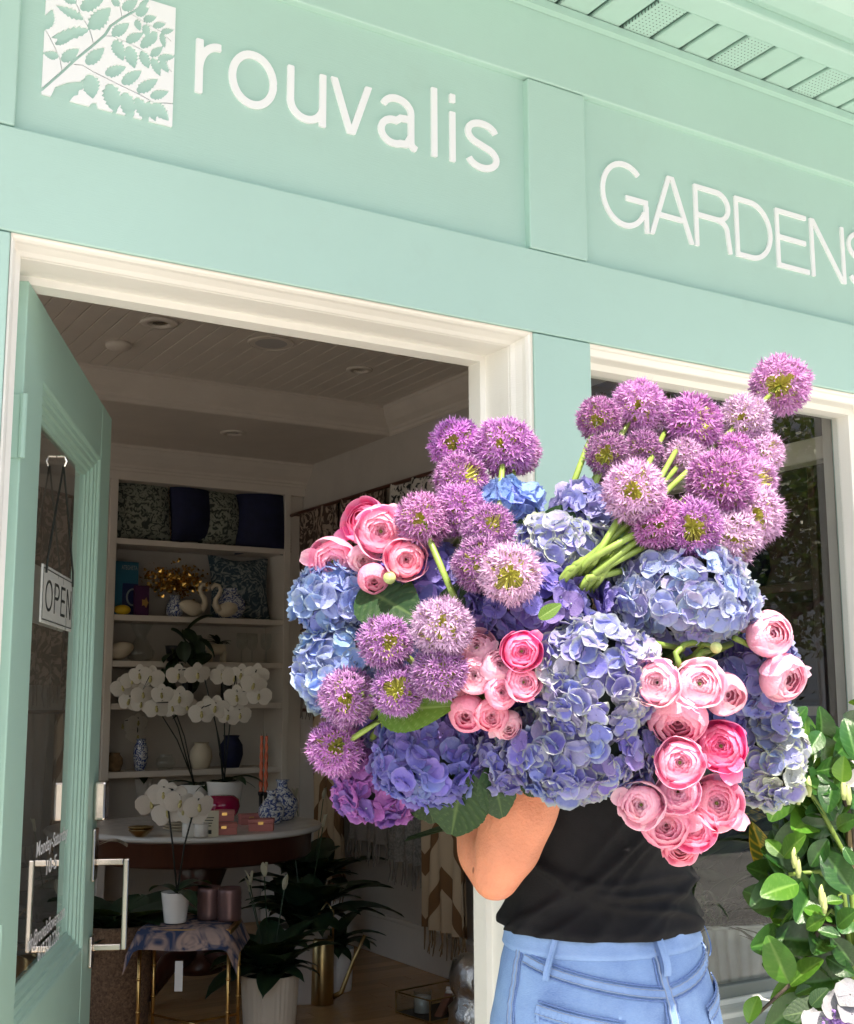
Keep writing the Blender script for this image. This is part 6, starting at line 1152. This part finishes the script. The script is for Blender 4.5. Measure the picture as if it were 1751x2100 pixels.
LV = [((830, 320), (955, 150), 0), ((895, 470), (825, 320), 0), ((900, 450), (965, 330), 0), ((870, 530), (1030, 432), 0), ((915, 560), (800, 600), 0), ((1190, 610), (1195, 468), 1), ((1275, 480), (1225, 215), 0), ((1030, 545), (1262, 500), 0), ((1150, 560), (1090, 775), 0), ((1170, 780), (1090, 600), 0), ((965, 810), (1100, 775), 0), ((1165, 880), (905, 885), 0), ((1160, 890), (1262, 830), 0),
    ((850, 1220), (765, 905), 0), ((832, 1070), (940, 935), 1), ((835, 1075), (718, 962), 1), ((1020, 1385), (1140, 1090), 0), ((1262, 1300), (1070, 1030), 0), ((1010, 1390), (915, 1200), 0), ((915, 1235), (708, 1290), 1), ((1085, 1435), (950, 1380), 1), ((1085, 1440), (960, 1515), 1), ((1090, 1440), (1125, 1470), 1), ((1160, 1500), (1262, 1400), 0), ((1120, 1600), (750, 1555), 0), ((1262, 1740), (1130, 1570), 0), ((862, 1850), (738, 1580), 1), ((870, 1862), (1045, 1688), 1), ((612, 2095), (667, 1918), 1), ((900, 1920), (1000, 1870), 0), ((1225, 1810), (920, 1850), 0), ((1090, 1690), (1262, 1800), 0), ((800, 1620), (960, 1720), 0), ((1180, 1560), (1040, 1520), 0),
    ((1060, 300), (990, 420), 0), ((960, 700), (860, 720), 0), ((1100, 960), (990, 1130), 0), ((1200, 1010), (1262, 1120), 0), ((1000, 640), (930, 560), 0), ((1040, 1240), (1150, 1330), 0), ((1080, 1350), (1200, 1330), 1), ((1110, 620), (1040, 560), 0), ((1230, 700), (1180, 800), 0)]
loc = Vector((gpx.x, gpx.y, 0))
for i, (b_, e_, br) in enumerate(LV):
    db = GD+rn.uniform(-.03, .05)-(.04 if br else 0); p0 = gz(*b_, db); p1 = gz(*e_, db+rn.uniform(-.05, .03)); put_leaf(gar, (GBM[i % 3] if br else GLM[i % 4]), p0, p1, (CAM-p0).normalized()+Vector((rn.uniform(-.6, .4), rn.uniform(-.2, .2), rn.uniform(0, .9))))
for i in range(34):
    c = gz(rn.uniform(760, 1010), rn.choice((rn.uniform(480, 760), rn.uniform(930, 1480), rn.uniform(1500, 1900))), GD+rn.uniform(.04, .16)); d = Vector((rn.gauss(-.4, .8), rn.gauss(0, .4), rn.gauss(.2, .9))).normalized(); put_leaf(gar, GLM[i % 4] if i % 3 else GBM[i % 3], c-d*.03, c+d*rn.uniform(.05, .09), Vector((rn.uniform(-.6, .3), -1, rn.uniform(.1, .9))))
for i in range(60):
    c = gz(rn.uniform(930, 1290), rn.uniform(430, 2050), GD+rn.uniform(.05, .14)); d = Vector((rn.gauss(-.2, 1), rn.gauss(0, .5), rn.gauss(.1, .9))).normalized(); put_leaf(gar, GLM[i % 4] if i % 4 else GBM[i % 3], c, c+d*rn.uniform(.07, .12), Vector((rn.uniform(-.7, .3), -1, rn.uniform(.1, .9))))
for i in range(90):                                                    # the rest of the shrub, deeper and beyond the frame
    c = gz(rn.uniform(1000, 1500), rn.uniform(200, 2200), GD+rn.uniform(.03, .25)); d = Vector((rn.gauss(0, 1), rn.gauss(0, .6), rn.gauss(.2, .8))).normalized(); L = rn.uniform(.07, .11)
    put_leaf(gar, GLM[i % 4], c, c+d*L, Vector((rn.uniform(-.5, .5), -1, rn.uniform(.2, 1))))
for (x, y) in ((840, 360), (1262, 560)):
    c = gz(x, y, GD+.0); fl_ = link('bloom', None, gar, Matrix.Translation(c-loc)); fl_.empty_display_size = .02
    for j in range(6): link('petal', LPM[j % 3].copy() if False else OF, fl_, frame(Vector((0, 0, 0)), (CAM-c)+Vector((.8, 0, .5)), j*1.05)@Matrix.Scale(.026, 4)) if j < 2 else None
for (x, y) in ((895, 1100), (920, 1160), (1063, 1330), (1080, 1380), (920, 710), (985, 660), (1200, 680), (1230, 710)):
    c = gz(x, y, GD-.05)-loc; MB().tube([c+Vector((0, 0, -.012)), c, c+Vector((0, 0, .016)), c+Vector((.002, 0, .026))], [.003, .006, .005, .001], 8).build('flower_bud', M_['bud'], gar, True)
stk = tag(MB().tube([gz(1255, 2200, GD+.1)*1.0, gz(1250, 900, GD+.1)], .012, 8).build('garden_stake', pm('pine_stake', (.50, .36, .20), .7, .15, 30)), 'pale wooden stake standing among the gardenia leaves', 'stake')
stk.data.vertices[0]
# white lacecap hydrangea low at the frame corner
lc = thing('lacecap_hydrangea', 'white lacecap hydrangea with lavender florets below the gardenia', 'hydrangea', gz(1150, 2100, 2.22)); rn = random.Random(5)
WH = (.36, .36, .41)
for (x, y, s) in ((1160, 1985, .028), (1020, 2110, .030), (1240, 1920, .028), (1250, 2040, .028)):
    c = gz(x, y, 2.20+rn.uniform(-.03, .03)); link('floret', FLOR[rn.randrange(14)], lc, frame(c-lc.location, (CAM-c).normalized()+Vector((rn.uniform(-.6, .6), 0, .6)), rn.uniform(0, 6))@Matrix.Scale(s, 4), (*WH, .1))
m = MB()
for i in range(240):
    c = gz(1200+rn.gauss(0, 50), 2075+rn.gauss(0, 28), 2.22+rn.uniform(-.03, .02))-lc.location; m.ball(c, rn.uniform(.002, .0042), 3, 5)
m.build('fertile_florets', pm('lavender_florets', (.38, .22, .58), .6, .3, 200), lc, kind='stuff')
MB().tube([Vector((0, 0, 0)), Vector((.02, .06, -.3)), Vector((.03, .08, -lc.location.z))], .006, 8).build('stem', M_['stem'], lc, True)
for bx, by, tx, ty in ((1100, 2010, 830, 2040), (1190, 2120, 1050, 2160), (1000, 1990, 1100, 1880)): b = gz(bx, by, 2.26); put_leaf(lc, HLF[('hleaf', 0)], b, gz(tx, ty, 2.26), (CAM-b).normalized()+Vector((0, 0, .6)))
